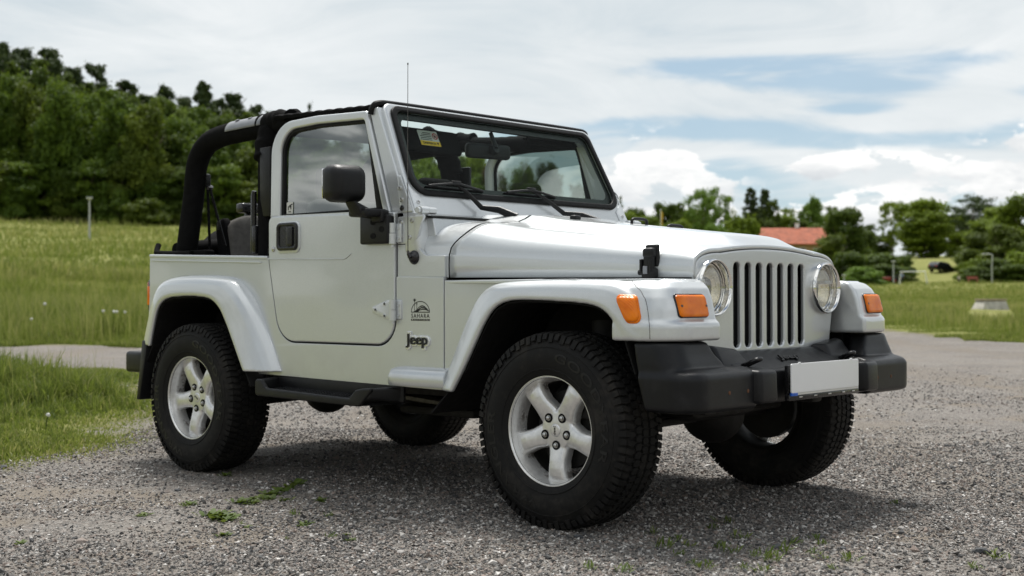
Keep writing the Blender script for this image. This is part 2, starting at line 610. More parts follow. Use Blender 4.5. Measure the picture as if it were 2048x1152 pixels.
def make_rim():
    m, t, b, out = new_mat('cast wheel alloy')
    co = obj_co(t)
    n = t.noise(co, 14.0, 6.0, 0.65)
    n2 = t.noise(co, 60.0, 4.0)
    xyz = t.n('ShaderNodeSeparateXYZ', {0: co}).outputs
    rad = t.m('SQRT', t.m('ADD', t.m('MULTIPLY', xyz[0], xyz[0]), t.m('MULTIPLY', xyz[2], xyz[2])))
    deep = t.m('MULTIPLY', t.smooth(xyz[1], -0.078, -0.050), t.smooth(rad, 0.13, 0.165))
    dirt = t.m('MULTIPLY', deep, t.smooth(t.m('ADD', n, t.m('MULTIPLY', n2, 0.25)), 0.56, 0.72))
    t.put(b.inputs['Base Color'], t.mix(t.m('MULTIPLY', dirt, 0.9), t.ramp(n2, [(0.3, (0.68, 0.68, 0.67)), (0.7, (0.80, 0.80, 0.79))]), (0.045, 0.032, 0.024, 1)))
    t.put(b.inputs['Metallic'], t.m('SUBTRACT', 0.65, t.m('MULTIPLY', dirt, 0.6)))
    t.put(b.inputs['Roughness'], t.m('ADD', 0.30, t.m('MULTIPLY', dirt, 0.4)))
    b.inputs['Coat Weight'].default_value = 0.3
    b.inputs['Coat Roughness'].default_value = 0.15
    return m


def make_mesh_weave(name, col):
    m, t, b, out = new_mat(name)
    co = obj_co(t)
    t.put(b.inputs['Base Color'], t.ramp(t.noise(co, 30.0, 5.0), [(0.3, tuple(c * .8 for c in col)), (0.7, tuple(c * 1.2 for c in col))]))
    b.inputs['Roughness'].default_value = 0.9
    b.inputs['Specular IOR Level'].default_value = 0.06
    bp = t.n('ShaderNodeBump', {'Strength': 0.5, 'Distance': 0.003})
    t.put(bp.inputs['Height'], t.m('ADD', t.noise(co, 500.0, 2.0), t.m('MULTIPLY', t.noise(co, 9.0, 3.0), 3.0)))
    t.put(b.inputs['Normal'], bp.outputs[0])
    return m


MAT = {}


def dusty(name, col, rough, spec, dust, amount, scale, bump, bscale):
    """dark moulded rubber or plastic with a thin uneven film of road dust and faded patches"""
    m, t, b, out = new_mat(name)
    co = obj_co(t)
    n = t.m('ADD', t.m('MULTIPLY', t.noise(co, scale, 7.0, 0.65), 0.7), t.m('MULTIPLY', t.noise(co, scale * 7, 5.0, 0.6), 0.3))
    f = t.m('MULTIPLY', t.smooth(n, 0.46, 0.68), amount)
    t.put(b.inputs['Base Color'], t.mix(f, (*col, 1), (*dust, 1)))
    t.put(b.inputs['Roughness'], t.m('ADD', rough, t.m('MULTIPLY', f, 0.35)))
    b.inputs['Specular IOR Level'].default_value = spec
    bp = t.n('ShaderNodeBump', {'Strength': 1.0, 'Distance': bump})
    t.put(bp.inputs['Height'], t.noise(co, bscale, 3.0))
    t.put(b.inputs['Normal'], bp.outputs[0])
    return m


MAT['paint'] = make_paint()
MAT['black'] = plain('moulded black plastic', (0.008, 0.0083, 0.009), 0.42, var=0.2, scale=9, bump=0.0006, bscale=700, rvar=0.08, spec=0.30)
MAT['bumper'] = dusty('weathered bumper plastic', (0.0080, 0.0084, 0.0098), 0.31, 0.26, (0.034, 0.034, 0.035), 0.6, 3.2, 0.0005, 600)
MAT['rubber'] = plain('black rubber seal', (0.005, 0.005, 0.0052), 0.55, var=0.1, spec=0.22)
MAT['gloss'] = plain('black trim', (0.010, 0.010, 0.011), 0.22, var=0.1)
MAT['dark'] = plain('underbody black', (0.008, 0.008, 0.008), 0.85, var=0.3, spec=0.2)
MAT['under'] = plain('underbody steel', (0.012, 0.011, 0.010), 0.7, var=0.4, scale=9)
MAT['tyre'] = dusty('tyre rubber', (0.0095, 0.0094, 0.0092), 0.66, 0.18, (0.060, 0.054, 0.046), 0.45, 6.0, 0.0006, 260)
MAT['letters'] = plain('tyre lettering rubber', (0.0035, 0.0035, 0.0035), 0.45, var=0.1, spec=0.4)
MAT['cloth'] = make_mesh_weave('black padded cloth', (0.0075, 0.0075, 0.0078))
MAT['seat'] = make_mesh_weave('grey seat cloth', (0.11, 0.105, 0.098))
MAT['grey'] = plain('grey vinyl patch', (0.22, 0.23, 0.25), 0.45, var=0.1)
MAT['chrome'] = plain('chrome', (0.83, 0.82, 0.79), 0.06, 1.0, var=0.03, rvar=0.03)
MAT['reflector'] = plain('lamp reflector', (0.97, 0.87, 0.66), 0.16, 1.0, var=0.04, scale=40, bump=0.002, bscale=90)
MAT['steel'] = plain('bright steel', (0.55, 0.55, 0.54), 0.3, 1.0)
MAT['darksteel'] = plain('dark steel', (0.10, 0.095, 0.09), 0.45, 0.9, var=0.3, scale=60)
MAT['rust'] = plain('rusty bolt', (0.12, 0.05, 0.02), 0.8, var=0.5, scale=90)
MAT['rim'] = make_rim()
MAT['amber'] = make_amber()
MAT['red'] = plain('red lens', (0.45, 0.02, 0.01), 0.15, var=0.1, coat=0.6)
MAT['lens'] = make_lens()
MAT['white'] = plain('white plate', (0.80, 0.81, 0.81), 0.4, var=0.01, scale=4, rvar=0.01)
MAT['blue'] = plain('blue plate band', (0.01, 0.10, 0.50), 0.4, var=0.05)
MAT['yellow'] = plain('yellow label', (0.80, 0.50, 0.02), 0.5, var=0.05)
MAT['label'] = plain('label paper', (0.62, 0.62, 0.58), 0.6, var=0.05)
MAT['ink'] = plain('black ink', (0.012, 0.013, 0.012), 0.5, var=0.05)
MAT['redink'] = plain('red ink', (0.45, 0.04, 0.03), 0.5, var=0.05)
MAT['badge'] = plain('silver badge', (0.80, 0.81, 0.80), 0.25, 0.5, var=0.03, coat=0.5)
MAT['glass'] = make_glass('windscreen glass', (0.78, 0.87, 0.84), 0.004)
MAT['sideglass'] = make_glass('side window glass', (0.36, 0.43, 0.40), 0.34)
MAT['mirror'] = plain('mirror glass', (0.8, 0.8, 0.8), 0.02, 1.0, var=0.02, rvar=0.01)


def make_leaf(name, c1, c2, c3, trans=0.35):
    m, t, b, out = new_mat(name)
    at = t.n('ShaderNodeAttribute', attribute_name='tone', attribute_type='GEOMETRY').outputs['Fac']
    oi = t.n('ShaderNodeObjectInfo').outputs['Random']
    f = t.m('ADD', t.m('MULTIPLY', at, 0.8), t.m('MULTIPLY', oi, 0.2))
    c = t.ramp(f, [(0.0, c1), (0.5, c2), (1.0, c3)])
    t.put(b.inputs['Base Color'], c)
    b.inputs['Roughness'].default_value = 0.6
    b.inputs['Specular IOR Level'].default_value = 0.25
    tl = t.n('ShaderNodeBsdfTranslucent')
    t.put(tl.inputs['Color'], t.mix(0.35, c, (0.20, 0.26, 0.02, 1)))
    mx = t.n('ShaderNodeMixShader', {0: trans, 1: b.outputs[0], 2: tl.outputs[0]})
    t.t.links.new(mx.outputs[0], out.inputs[0])
    return m


MAT['leaf'] = make_leaf('broad leaf green', (0.085, 0.130, 0.010), (0.165, 0.235, 0.018), (0.250, 0.320, 0.034))
MAT['leaf_forest'] = make_leaf('forest leaf green', (0.038, 0.074, 0.009), (0.088, 0.148, 0.014), (0.165, 0.235, 0.024))
MAT['leaf_dark'] = make_leaf('dark leaf green', (0.034, 0.060, 0.009), (0.068, 0.112, 0.014), (0.118, 0.172, 0.022))
MAT['leaf_light'] = make_leaf('light leaf green', (0.09, 0.16, 0.025), (0.15, 0.25, 0.04), (0.22, 0.33, 0.06))
MAT['leaf_olive'] = make_leaf('olive leaf green', (0.050, 0.078, 0.010), (0.095, 0.135, 0.015), (0.15, 0.19, 0.022))
MAT['leaf_red'] = make_leaf('copper leaf', (0.045, 0.022, 0.014), (0.085, 0.038, 0.022), (0.12, 0.06, 0.035))
MAT['needle'] = make_leaf('pine needle', (0.026, 0.046, 0.014), (0.048, 0.078, 0.022), (0.082, 0.118, 0.032), 0.12)
MAT['bark'] = plain('bark', (0.10, 0.075, 0.055), 0.9, var=0.4, scale=6)
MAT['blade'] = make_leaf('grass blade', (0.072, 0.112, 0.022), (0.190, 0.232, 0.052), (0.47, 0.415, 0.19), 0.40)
MAT['weed'] = make_leaf('weed leaf', (0.045, 0.075, 0.014), (0.085, 0.130, 0.022), (0.16, 0.19, 0.05), 0.3)
MAT['post'] = plain('galvanised post', (0.40, 0.42, 0.41), 0.6)
MAT['concrete'] = plain('concrete', (0.45, 0.43, 0.38), 0.85, var=0.25, scale=5)
MAT['rooftile'] = plain('red roof tile', (0.33, 0.095, 0.048), 0.85, var=0.35, scale=1.4)
MAT['plaster'] = plain('ochre plaster', (0.42, 0.29, 0.15), 0.85, var=0.12, scale=2)
MAT['slate'] = plain('grey sheet roof', (0.30, 0.30, 0.29), 0.6, var=0.1)
MAT['pane'] = plain('window pane', (0.02, 0.025, 0.03), 0.08)
MAT['carpaint'] = plain('dark car paint', (0.012, 0.013, 0.016), 0.25, 0.2, coat=1.0)
MAT['skin'] = plain('skin', (0.45, 0.27, 0.19), 0.6, var=0.05)
MAT['shirt'] = plain('blue shirt', (0.16, 0.34, 0.62), 0.85)
MAT['shirt2'] = plain('white shirt', (0.62, 0.64, 0.66), 0.85)
MAT['jeans'] = plain('dark trousers', (0.03, 0.035, 0.05), 0.9)
MAT['flag'] = plain('yellow flag cloth', (0.60, 0.40, 0.02), 0.8)
MAT['tractor'] = plain('red tractor paint', (0.30, 0.045, 0.02), 0.5)
MAT['benchred'] = plain('weathered red wood', (0.34, 0.12, 0.085), 0.8, var=0.25)
# ------------------------------------------------------------------ land


def sstep(x, a, b):
    t = np.clip((x - a) / (b - a), 0, 1)
    return t * t * (3 - 2 * t)


_DD = np.array([0, 30, 45, 80, 115, 150, 180, 215, 300, 700, 5000.])
_ZL = np.array([0, 0, 0.15, 2.7, 5.7, 8.9, 12.5, 17.0, 24, 30, 30.])
_ZR = np.array([0, 0, 0.0, 0.12, 0.75, 1.75, 2.95, 6.7, 9.5, 12, 12.])
_fine = np.linspace(0, 5000, 20001)


def _soft(z):
    f = np.interp(_fine, _DD, z)
    k = np.ones(61) / 61
    return np.convolve(np.pad(f, 30, mode='edge'), k, 'valid')


_FL, _FR = _soft(_ZL), _soft(_ZR)


def bumps(x, y):
    return (np.sin(x * 1.7 + 0.6 * y) * np.cos(y * 1.3 - .4 * x) * 0.5 + np.sin(x * 4.1 + 1.0) * np.cos(y * 3.7 + .5) * 0.25)


def land_z(d, l):
    d = np.asarray(d, float); l = np.asarray(l, float)
    r = np.hypot(d, l); b = np.arctan2(l, d)
    wl = 1 - sstep(b, -0.24, 0.02)
    z = np.interp(r, _fine, _FL) * wl + np.interp(r, _fine, _FR) * (1 - wl)
    z = z * (1 - sstep(np.abs(b), 0.9, 1.5))
    x = CAM.x + FWD.x * d + RGT.x * l; y = CAM.y + FWD.y * d + RGT.y * l
    far = sstep(r, 14, 30)
    return z + bumps(x, y) * 0.07 * far + bumps(x * .2, y * .2) * .22 * sstep(r, 30, 70) * wl


def grassiness(d, l):
    """signed distance (m) into the grass: + is grass, - is gravel"""
    d = np.asarray(d, float); l = np.asarray(l, float)
    fA = np.interp(d, [2, 5, 6.2, 8, 10, 16], [-8, -3.6, -2.6, -2.42, -2.9, -4.6])
    sA = np.minimum(fA - l, 15.4 - d)
    sM = np.maximum.reduce([np.minimum(d - 22.6, -3 - l), d - 38, np.minimum(l - 9.0 - 0.02 * np.maximum(30 - d, 0), d - 10)])
    sB = np.maximum(-d - 12, np.minimum(-l - 7, 6 - d))
    return np.maximum.reduce([sA, sM, sB])


def make_ground():
    rad = np.concatenate([[0.0], np.geomspace(1.2, 40, 190), np.geomspace(41, 400, 90), np.geomspace(420, 4500, 24)])
    th = np.concatenate([np.linspace(-0.55, 0.55, 300), np.linspace(0.55, 2 * np.pi - 0.55, 120)[1:-1]])
    n = len(th)
    rr, tt = np.meshgrid(rad, th, indexing='ij')
    d = rr * np.cos(tt); l = rr * np.sin(tt)
    z = land_z(d, l)
    x = CAM.x + FWD.x * d + RGT.x * l; y = CAM.y + FWD.y * d + RGT.y * l
    V = np.stack([x, y, z], -1).reshape(-1, 3)
    i = np.arange(len(rad) - 1)[:, None]; j = np.arange(n)[None, :]
    j2 = (j + 1) % n
    F = np.stack([i * n + j, (i + 1) * n + j, (i + 1) * n + j2, i * n + j2], -1).reshape(-1, 4)
    F = F[:, ::-1]
    m, t, b, out = new_mat('gravel and meadow')
    co = obj_co(t)
    gr = t.n('ShaderNodeAttribute', attribute_name='grassy', attribute_type='GEOMETRY').outputs['Fac']
    wob = t.m('MULTIPLY', t.m('SUBTRACT', t.noise(co, 0.9, 8.0, 0.65), 0.5), 2.6)
    wob2 = t.m('MULTIPLY', t.m('SUBTRACT', t.noise(co, 7.0, 6.0, 0.65), 0.5), 1.6)
    g = t.smooth(t.m('ADD', gr, t.m('ADD', wob, wob2)), -0.35, 0.35)
    # gravel
    v1 = t.n('ShaderNodeTexVoronoi', {'Vector': co, 'Scale': 75.0, 'Randomness': 1.0})
    v2 = t.n('ShaderNodeTexVoronoi', {'Vector': co, 'Scale': 190.0, 'Randomness': 1.0})
    c1 = t.n('ShaderNodeSeparateColor', {0: v1.outputs['Color']}).outputs[0]
    c2 = t.n('ShaderNodeSeparateColor', {0: v2.outputs['Color']}).outputs[1]
    stops = [(0.0, (0.035, 0.034, 0.033)), (0.25, (0.085, 0.081, 0.077)), (0.48, (0.160, 0.149, 0.136)), (0.64, (0.235, 0.192, 0.166)), (0.8, (0.275, 0.258, 0.236)), (1.0, (0.47, 0.446, 0.412))]
    gc = t.mix(0.55, t.ramp(c1, stops), t.ramp(c2, stops))
    big = t.noise(co, 0.55, 6.0, 0.6)
    sand = t.smooth(t.noise(co, 1.5, 7.0, 0.65, 0.4), 0.50, 0.68)
    gc = t.mix(t.m('MULTIPLY', sand, 0.65), gc, (0.215, 0.178, 0.135, 1))
    gc = t.mix(t.m('MULTIPLY', t.smooth(big, 0.40, 0.62), 0.30), gc, (0.30, 0.28, 0.252, 1))
    # wheel tracks worn by turning cars
    wv = t.n('ShaderNodeTexWave', {'Scale': 0.16, 'Distortion': 2.2, 'Detail': 2.0, 'Detail Scale': 0.5}, wave_type='BANDS', bands_direction='DIAGONAL')
    t.put(wv.inputs['Vector'], co)
    trk = t.m('MULTIPLY', t.smooth(wv.outputs['Fac'], 0.72, 0.95), t.smooth(t.noise(co, 0.8, 5.0, 0.6), 0.35, 0.6))
    gc = t.mix(t.m('MULTIPLY', trk, 0.55), gc, (0.20, 0.172, 0.140, 1))
    damp = t.smooth(t.noise(co, 0.45, 6.0, 0.62, 0.5), 0.58, 0.72)
    gc = t.mix(t.m('MULTIPLY', damp, 0.45), gc, (0.105, 0.092, 0.078, 1))
    moss = t.m('MULTIPLY', t.smooth(t.m('ADD', t.noise(co, 2.4, 8.0, 0.7), t.m('MULTIPLY', gr, 0.05)), 0.56, 0.70), 0.6)
    gc = t.mix(moss, gc, (0.10, 0.105, 0.035, 1))
    # meadow soil and turf
    ng = t.noise(co, 0.35, 8.0, 0.7)
    ng2 = t.noise(co, 3.5, 8.0, 0.75)
    tc_ = t.ramp(t.m('ADD', t.m('MULTIPLY', ng, 0.5), t.m('MULTIPLY', ng2, 0.5)), [(0.3, (0.095, 0.112, 0.026)), (0.5, (0.195, 0.205, 0.058)), (0.68, (0.31, 0.275, 0.125))])
    soil = t.m('MULTIPLY', t.smooth(t.m('ADD', gr, t.m('MULTIPLY', wob2, 0.5)), 0.7, -0.2), 0.8)
    tc_ = t.mix(soil, tc_, (0.115, 0.100, 0.052, 1))
    t.put(b.inputs['Base Color'], t.mix(g, gc, tc_))
    b.inputs['Roughness'].default_value = 0.95
    b.inputs['Specular IOR Level'].default_value = 0.15
    h = t.m('ADD', t.m('MULTIPLY', t.m('SUBTRACT', 1.0, v1.outputs['Distance']), 1.0), t.m('MULTIPLY', t.m('SUBTRACT', 1.0, v2.outputs['Distance']), 0.5))
    bp = t.n('ShaderNodeBump', {'Strength': 0.9, 'Distance': 0.010})
    t.put(bp.inputs['Height'], h)
    t.put(b.inputs['Normal'], bp.outputs[0])
    me = raw_mesh('ground', V, F, m, True)
    float_attr(me, 'grassy', grassiness(d, l).ravel())
    return tag(link('ground', me), kind='structure')


make_ground()


def local_noise(x, y, s, seed=0):
    """cheap value noise for scattering"""
    q = np.random.default_rng(seed)
    ph = q.uniform(0, 6.28, (6, 2)); k = q.normal(0, 1, (6, 2)) * s
    v = sum(np.sin(x * k[i, 0] + y * k[i, 1] + ph[i, 0]) for i in range(6))
    return v / 6 * 1.6


# loose stones of the gravel
def make_gravel():
    oct_v = np.array([[1, 0, 0], [-1, 0, 0], [0, 1, 0], [0, -1, 0], [0, 0, 1], [0, 0, -1]], float)
    oct_f = np.array([[0, 2, 4], [2, 1, 4], [1, 3, 4], [3, 0, 4], [2, 0, 5], [1, 2, 5], [3, 1, 5], [0, 3, 5]])
    def batch(n, d0, d1, smin, smax):
        d = np.sqrt(rng.uniform(d0 * d0, d1 * d1, n)); l = rng.uniform(-0.44, 0.44, n) * d
        s = smin * (smax / smin) ** (rng.uniform(0, 1, n) ** 2.2)
        return d, l, s
    parts = [batch(95000, 3.6, 5.6, .0030, .0105), batch(95000, 5.6, 8.5, .0038, .0115), batch(52000, 8.5, 17, .007, .015), batch(2200, 3.6, 7.5, .010, .020)]
    d, l, s = (np.concatenate(k) for k in zip(*parts))
    x = CAM.x + FWD.x * d + RGT.x * l; y = CAM.y + FWD.y * d + RGT.y * l
    keep = grassiness(d, l) + local_noise(x, y, 2.0, 3) * .6 < 0.1
    keep &= rng.uniform(0, 1, len(d)) > sstep(d, 6.5, 16.5)
    patch = local_noise(x, y, 1.4, 11) + .7 * local_noise(x, y, 4.0, 12)
    keep &= (patch + rng.uniform(-.8, .8, len(d))) > -0.45
    d, l, s, x, y = d[keep], l[keep], s[keep], x[keep], y[keep]
    n = len(d)
    A = rng.normal(0, 1, (n, 3, 3))
    Q = np.linalg.qr(A)[0]
    sc = s[:, None] * np.stack([rng.uniform(.7, 1.35, n), rng.uniform(.6, 1.1, n), rng.uniform(.45, .9, n)], -1)
    v = oct_v[None] * rng.uniform(.7, 1.25, (n, 6, 1)) + rng.normal(0, .16, (n, 6, 3))
    v = np.einsum('nij,nkj->nki', Q, v * sc[:, None, :])
    v[:, :, 2] *= 0.72
    v += np.stack([x, y, land_z(d, l) + s * 0.30], -1)[:, None]
    F = (oct_f[None] + (np.arange(n) * 6)[:, None, None]).reshape(-1, 3)
    m, t, b, out = new_mat('loose stones')
    at = t.n('ShaderNodeAttribute', attribute_name='tone', attribute_type='GEOMETRY').outputs['Fac']
    c = t.ramp(at, [(0.0, (0.025, 0.026, 0.028)), (0.2, (0.07, 0.069, 0.068)), (0.42, (0.160, 0.149, 0.137)), (0.56, (0.27, 0.207, 0.172)), (0.68, (0.275, 0.257, 0.234)), (0.85, (0.45, 0.43, 0.405)), (1.0, (0.66, 0.635, 0.60))])
    t.put(b.inputs['Base Color'], t.mix(t.m('MULTIPLY', t.noise(obj_co(t), 240.0, 3.0), 0.4), c, (0.14, 0.135, 0.13, 1)))
    b.inputs['Roughness'].default_value = 0.85
    me = raw_mesh('gravel', v.reshape(-1, 3), F, m, False)
    float_attr(me, 'tone', np.repeat(np.clip(rng.normal(.47, .30, n) + .10 * local_noise(x, y, 1.1, 19), 0, 1), 6))
    tag(link('gravel', me), 'loose grey and pinkish crushed stone covering the parking place', 'gravel', kind='stuff')


make_gravel()


def blades(d, l, h, w, tone, lean=0.35):
    n = len(d)
    x = CAM.x + FWD.x * d + RGT.x * l; y = CAM.y + FWD.y * d + RGT.y * l; z = land_z(d, l) - .01
    a = rng.uniform(0, 2 * np.pi, n); ax, ay = np.cos(a) * w / 2, np.sin(a) * w / 2
    b = rng.uniform(0, 2 * np.pi, n); ln = np.abs(rng.normal(0, lean, n)) * h
    bx, by = np.cos(b) * ln, np.sin(b) * ln
    P = np.stack([x, y, z], -1)
    S = np.stack([ax, ay, 0 * ax], -1)
    M = P + np.stack([bx * .35, by * .35, h * .6], -1)
    T = P + np.stack([bx, by, h * (1 - .25 * np.minimum(ln / np.maximum(h, 1e-3), 1))], -1)
    V = np.stack([P - S, P + S, M - S * .75, M + S * .75, T], 1).reshape(-1, 3)
    f = np.array([[0, 1, 3], [0, 3, 2], [2, 3, 4]])
    F = (f[None] + (np.arange(n) * 5)[:, None, None]).reshape(-1, 3)
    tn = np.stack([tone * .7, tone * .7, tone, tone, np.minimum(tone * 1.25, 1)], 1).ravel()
    return V, F, tn


def make_grass(name, sets, label):
    Vs, Fs, Ts = [], [], []; off = 0
    for s in sets:
        V, F, tn = blades(*s)
        Vs.append(V); Fs.append(F + off); Ts.append(tn); off += len(V)
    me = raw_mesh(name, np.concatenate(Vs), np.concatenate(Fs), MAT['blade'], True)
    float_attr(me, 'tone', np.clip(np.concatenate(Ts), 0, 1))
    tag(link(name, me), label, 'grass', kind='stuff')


def scatter(n, d0, d1, b0, b1, power=1.0):
    d = np.sqrt(rng.uniform(d0 * d0, d1 * d1, n)) if power == 1 else d0 + (d1 - d0) * rng.uniform(0, 1, n) ** power
    return d, rng.uniform(b0, b1, n) * d


def wxy(d, l):
    return CAM.x + FWD.x * d + RGT.x * l, CAM.y + FWD.y * d + RGT.y * l


sets = []
# the near patch of turf left of the vehicle
d, l = scatter(120000, 6.0, 15.6, -0.45, -0.12, 1.15)
x, y = wxy(d, l)
g = grassiness(d, l) + local_noise(x, y, 2.2, 3) * .55
mound = np.exp(-((d - 11.6) / 1.7) ** 2) * (1 + .4 * local_noise(x, y, 1.3, 5))
fine_ = local_noise(x, y, 6.0, 14) + .6 * local_noise(x, y, 13.0, 15)
k = (g > rng.uniform(-.35, .75, len(d))) & (fine_ + rng.uniform(-1, 1, len(d)) > -.75)
lush = sstep(local_noise(x, y, 1.1, 8), -.5, .6)
h = (.035 + .055 * lush + .24 * np.clip(mound, 0, 1.3) * sstep(g, 0.1, 1.0)) * rng.uniform(.5, 1.5, len(d)) * sstep(g, -.5, .7)
h *= 1 + .55 * np.clip(fine_, -1, 1.2)
tone = np.clip(.34 + .20 * local_noise(x, y, 1.6, 9) + .14 * fine_ - .16 * np.clip(mound, 0, 1) + rng.normal(0, .22, len(d)) + .35 * sstep(-g, -.5, .2) + .45 * (rng.uniform(0, 1, len(d)) < .05), 0.02, .98)
w = (.0050 + .0006 * d) * rng.uniform(.6, 1.5, len(d))
sets.append((d[k], l[k], h[k] + .012, w[k], tone[k], .5))
# dry stalks standing in it
d2, l2 = scatter(900, 6.4, 15.2, -0.45, -0.15, 1.0)
x2, y2 = wxy(d2, l2)
k2 = grassiness(d2, l2) + local_noise(x2, y2, 1.5, 51) * 1.2 > .7
sets.append((d2[k2], l2[k2], rng.uniform(.15, .42, len(d2))[k2], np.full(len(d2), .006)[k2], rng.uniform(.75, .98, len(d2))[k2], .3))
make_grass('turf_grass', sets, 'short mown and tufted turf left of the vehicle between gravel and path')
# tall meadow
sets = []
for (n, d0, d1, b0, b1, w0) in ((70000, 22.4, 34, -.45, -.10, .016), (50000, 34, 62, -.45, -.10, .030), (38000, 62, 150, -.45, -.06, .065),
                                (48000, 24, 48, .24, .45, .019), (45000, 48, 100, .24, .45, .034), (24000, 100, 158, .2, .45, .06)):
    d, l = scatter(n, d0, d1, b0, b1, 1.35)
    x, y = wxy(d, l)
    g = grassiness(d, l) + local_noise(x, y, 1.2, 21) * .7
    k = g > 0
    cl = sstep(local_noise(x, y, .55, 31) + .6 * local_noise(x, y, 1.7, 33) + .4 * local_noise(x, y, 4.2, 34), -.8, 1.0)
    h = (.20 + .58 * cl) * rng.uniform(.5, 1.35, n) * (.22 + .78 * sstep(g, .5, 4.0)) * (1.0 if b0 < 0 else .50)
    wd_, wl_ = 66.0, (1980 - 1024) / FPX * 66
    k &= ~((np.abs(l - wl_ * d / wd_) < 1.0) & (d > 38) & (d < 69))
    straw = sstep(local_noise(x, y, .35, 41) + .6 * local_noise(x, y, .09, 43), .0, 1.0)
    tone = np.clip(.36 + .16 * cl + .32 * straw * sstep(d, 24, 40) + rng.normal(0, .22, n) - (.12 * np.exp(-((d - 27) / 4) ** 2)) + .35 * (rng.uniform(0, 1, n) < .10), .02, .98)
    sets.append((d[k], l[k], h[k], np.full(n, w0)[k], tone[k], .28))
for (n, d0, d1, b0, b1, h0) in ((2600, 22.8, 48, -.45, -.10, .95), (1600, 26, 60, .24, .45, .6)):
    d, l = scatter(n, d0, d1, b0, b1, 1.3)
    x, y = wxy(d, l)
    k = (grassiness(d, l) + local_noise(x, y, .8, 61) > 1.0) & ~((np.abs(l - (1980 - 1024) / FPX * d) < 1.5) & (d > 38))
    sets.append((d[k], l[k], (h0 * rng.uniform(.55, 1.05, n))[k], (.008 + .0003 * d)[k], rng.uniform(.55, .98, n)[k], .25))
make_grass('meadow_grass', sets, 'tall seeding meadow grass beyond the gravel on both sides')


# weeds in the gravel
def weed_mesh(seed, n, size, broad):
    q = np.random.default_rng(seed)
    V = []; F = []; T = []
    for i in range(n):
        a = q.uniform(0, 2 * np.pi); L = size * q.uniform(.5, 1.2); el = q.uniform(.15, .75) if broad else q.uniform(.5, 1.3)
        wd = L * (q.uniform(.28, .45) if broad else q.uniform(.08, .16))
        o = np.array([q.normal(0, size * .35), q.normal(0, size * .35), 0.002])
        ax = np.array([math.cos(a) * math.cos(el), math.sin(a) * math.cos(el), math.sin(el)])
        sx = np.array([-math.sin(a), math.cos(a), 0.15]) * wd / 2
        m1 = o + ax * L * .4; m2 = o + ax * L * .75 + np.array([0, 0, -L * .06]); tip = o + ax * L + np.array([0, 0, -L * .18])
        b = len(V)
        V += [o, m1 - sx, m1 + sx, m2 - sx * .8, m2 + sx * .8, tip]
        F += [[b, b + 2, b + 1], [b + 1, b + 2, b + 4], [b + 1, b + 4, b + 3], [b + 3, b + 4, b + 5]]
        T += [float(np.clip(q.normal(.5, .2), 0, 1))] * 6
    me = raw_mesh('weed_tuft', np.array(V), np.array(F), MAT['weed'], True)
    float_attr(me, 'tone', T)
    return me


W_BROAD = [weed_mesh(s, 26, .055, True) for s in (1, 2, 3)]
W_THIN = [weed_mesh(s, 22, .05, False) for s in (11, 12, 13)]


def px_ground(px, py):
    d = CAM.z * FPX / (py - 591.5)
    return d, (px - 1024) / FPX * d


def put_weed(px, py, mesh, s, label, group):
    d, l = px_ground(px, py)
    x, y = ground_xy(d, l)
    o = link('weed_tuft', mesh, None, (x, y, float(land_z(d, l))))
    o.rotation_euler = (0, 0, random.uniform(0, 6.28)); o.scale = (s, s, s * random.uniform(.7, 1.1))
    tag(o, label, 'weed', group)


for i, (px, py) in enumerate([(480, 1005), (500, 1000), (520, 994), (540, 988), (560, 982), (575, 976), (590, 970), (535, 997), (505, 1006)]):
    put_weed(px, py, W_BROAD[i % 3], random.uniform(.7, 1.1), 'creeping broad leaved weed in the diagonal strip between the two near wheels', 'weeds in the diagonal strip')
for i, (px, py) in enumerate([(425, 1032), (440, 1036), (460, 1033), (450, 1040), (435, 1030)]):
    put_weed(px, py, W_BROAD[i % 3], random.uniform(.75, 1.1), 'flat broad leaved weed in the large patch in front of the rear wheel', 'weeds in the large patch')
for i, (px, py) in enumerate([(370, 1012), (285, 1030), (450, 951), (485, 1048), (495, 1053), (570, 1000), (590, 1030), (605, 1050), (640, 1002), (655, 1033), (445, 1070), (40, 1085), (575, 1077), (690, 1070), (700, 1080), (660, 1075), (612, 1046), (378, 1008)]):
    put_weed(px, py, W_BROAD[(i + 1) % 3] if i % 3 else W_THIN[i % 3], random.uniform(.35, .7), 'small scattered weed on the gravel left of the front wheel', 'small weeds left of the front wheel')
for i, (px, py) in enumerate([(1300, 1070), (1350, 1080), (1375, 1095), (1355, 1112), (1440, 1100), (1480, 1080), (1535, 1115), (1545, 1125), (1510, 1115), (1585, 1090), (1625, 1080), (1645, 1120), (1665, 1140), (1700, 1125), (1625, 1110), (1480, 1140),
                              (1425, 1060), (1385, 1130), (1250, 1145), (1410, 1140), (1520, 1145), (1560, 1108), (1640, 1092), (1460, 1108), (1180, 1140), (1330, 1098), (1990, 1120), (1950, 1140), (1785, 1010), (1450, 1048)]):
    put_weed(px, py, W_THIN[i % 3], random.uniform(.55, 1.05), 'thin grassy weed sprouting from the gravel right of the front wheel', 'thin weeds right of the front wheel')

# dandelion clocks and larger stones


def dandelion(px, py, h, label, group, d=None):
    if d is None:
        d, l = px_ground(px, py)
    else:
        l = (px - 1024) / FPX * d
    x, y = ground_xy(d, l)
    t = tag(empty('dandelion', (x, y, float(land_z(d, l)))), label, 'dandelion', group)
    MB().tube([(0, 0, 0), (.01, 0, h * .5), (.015, .01, h)], .004, 6).build('stem', MAT['weed'], t)
    b = bmesh.new(); bmesh.ops.create_icosphere(b, subdivisions=2, radius=.015 if d is None or h < .3 else .030)
    for v in b.verts: v.co *= random.uniform(.8, 1.15)
    m = MB().add_bm(b, 0, lambda a, c, e: (a + .015, c + .01, e + h))
    m.build('seed_head', MAT['label'], t)


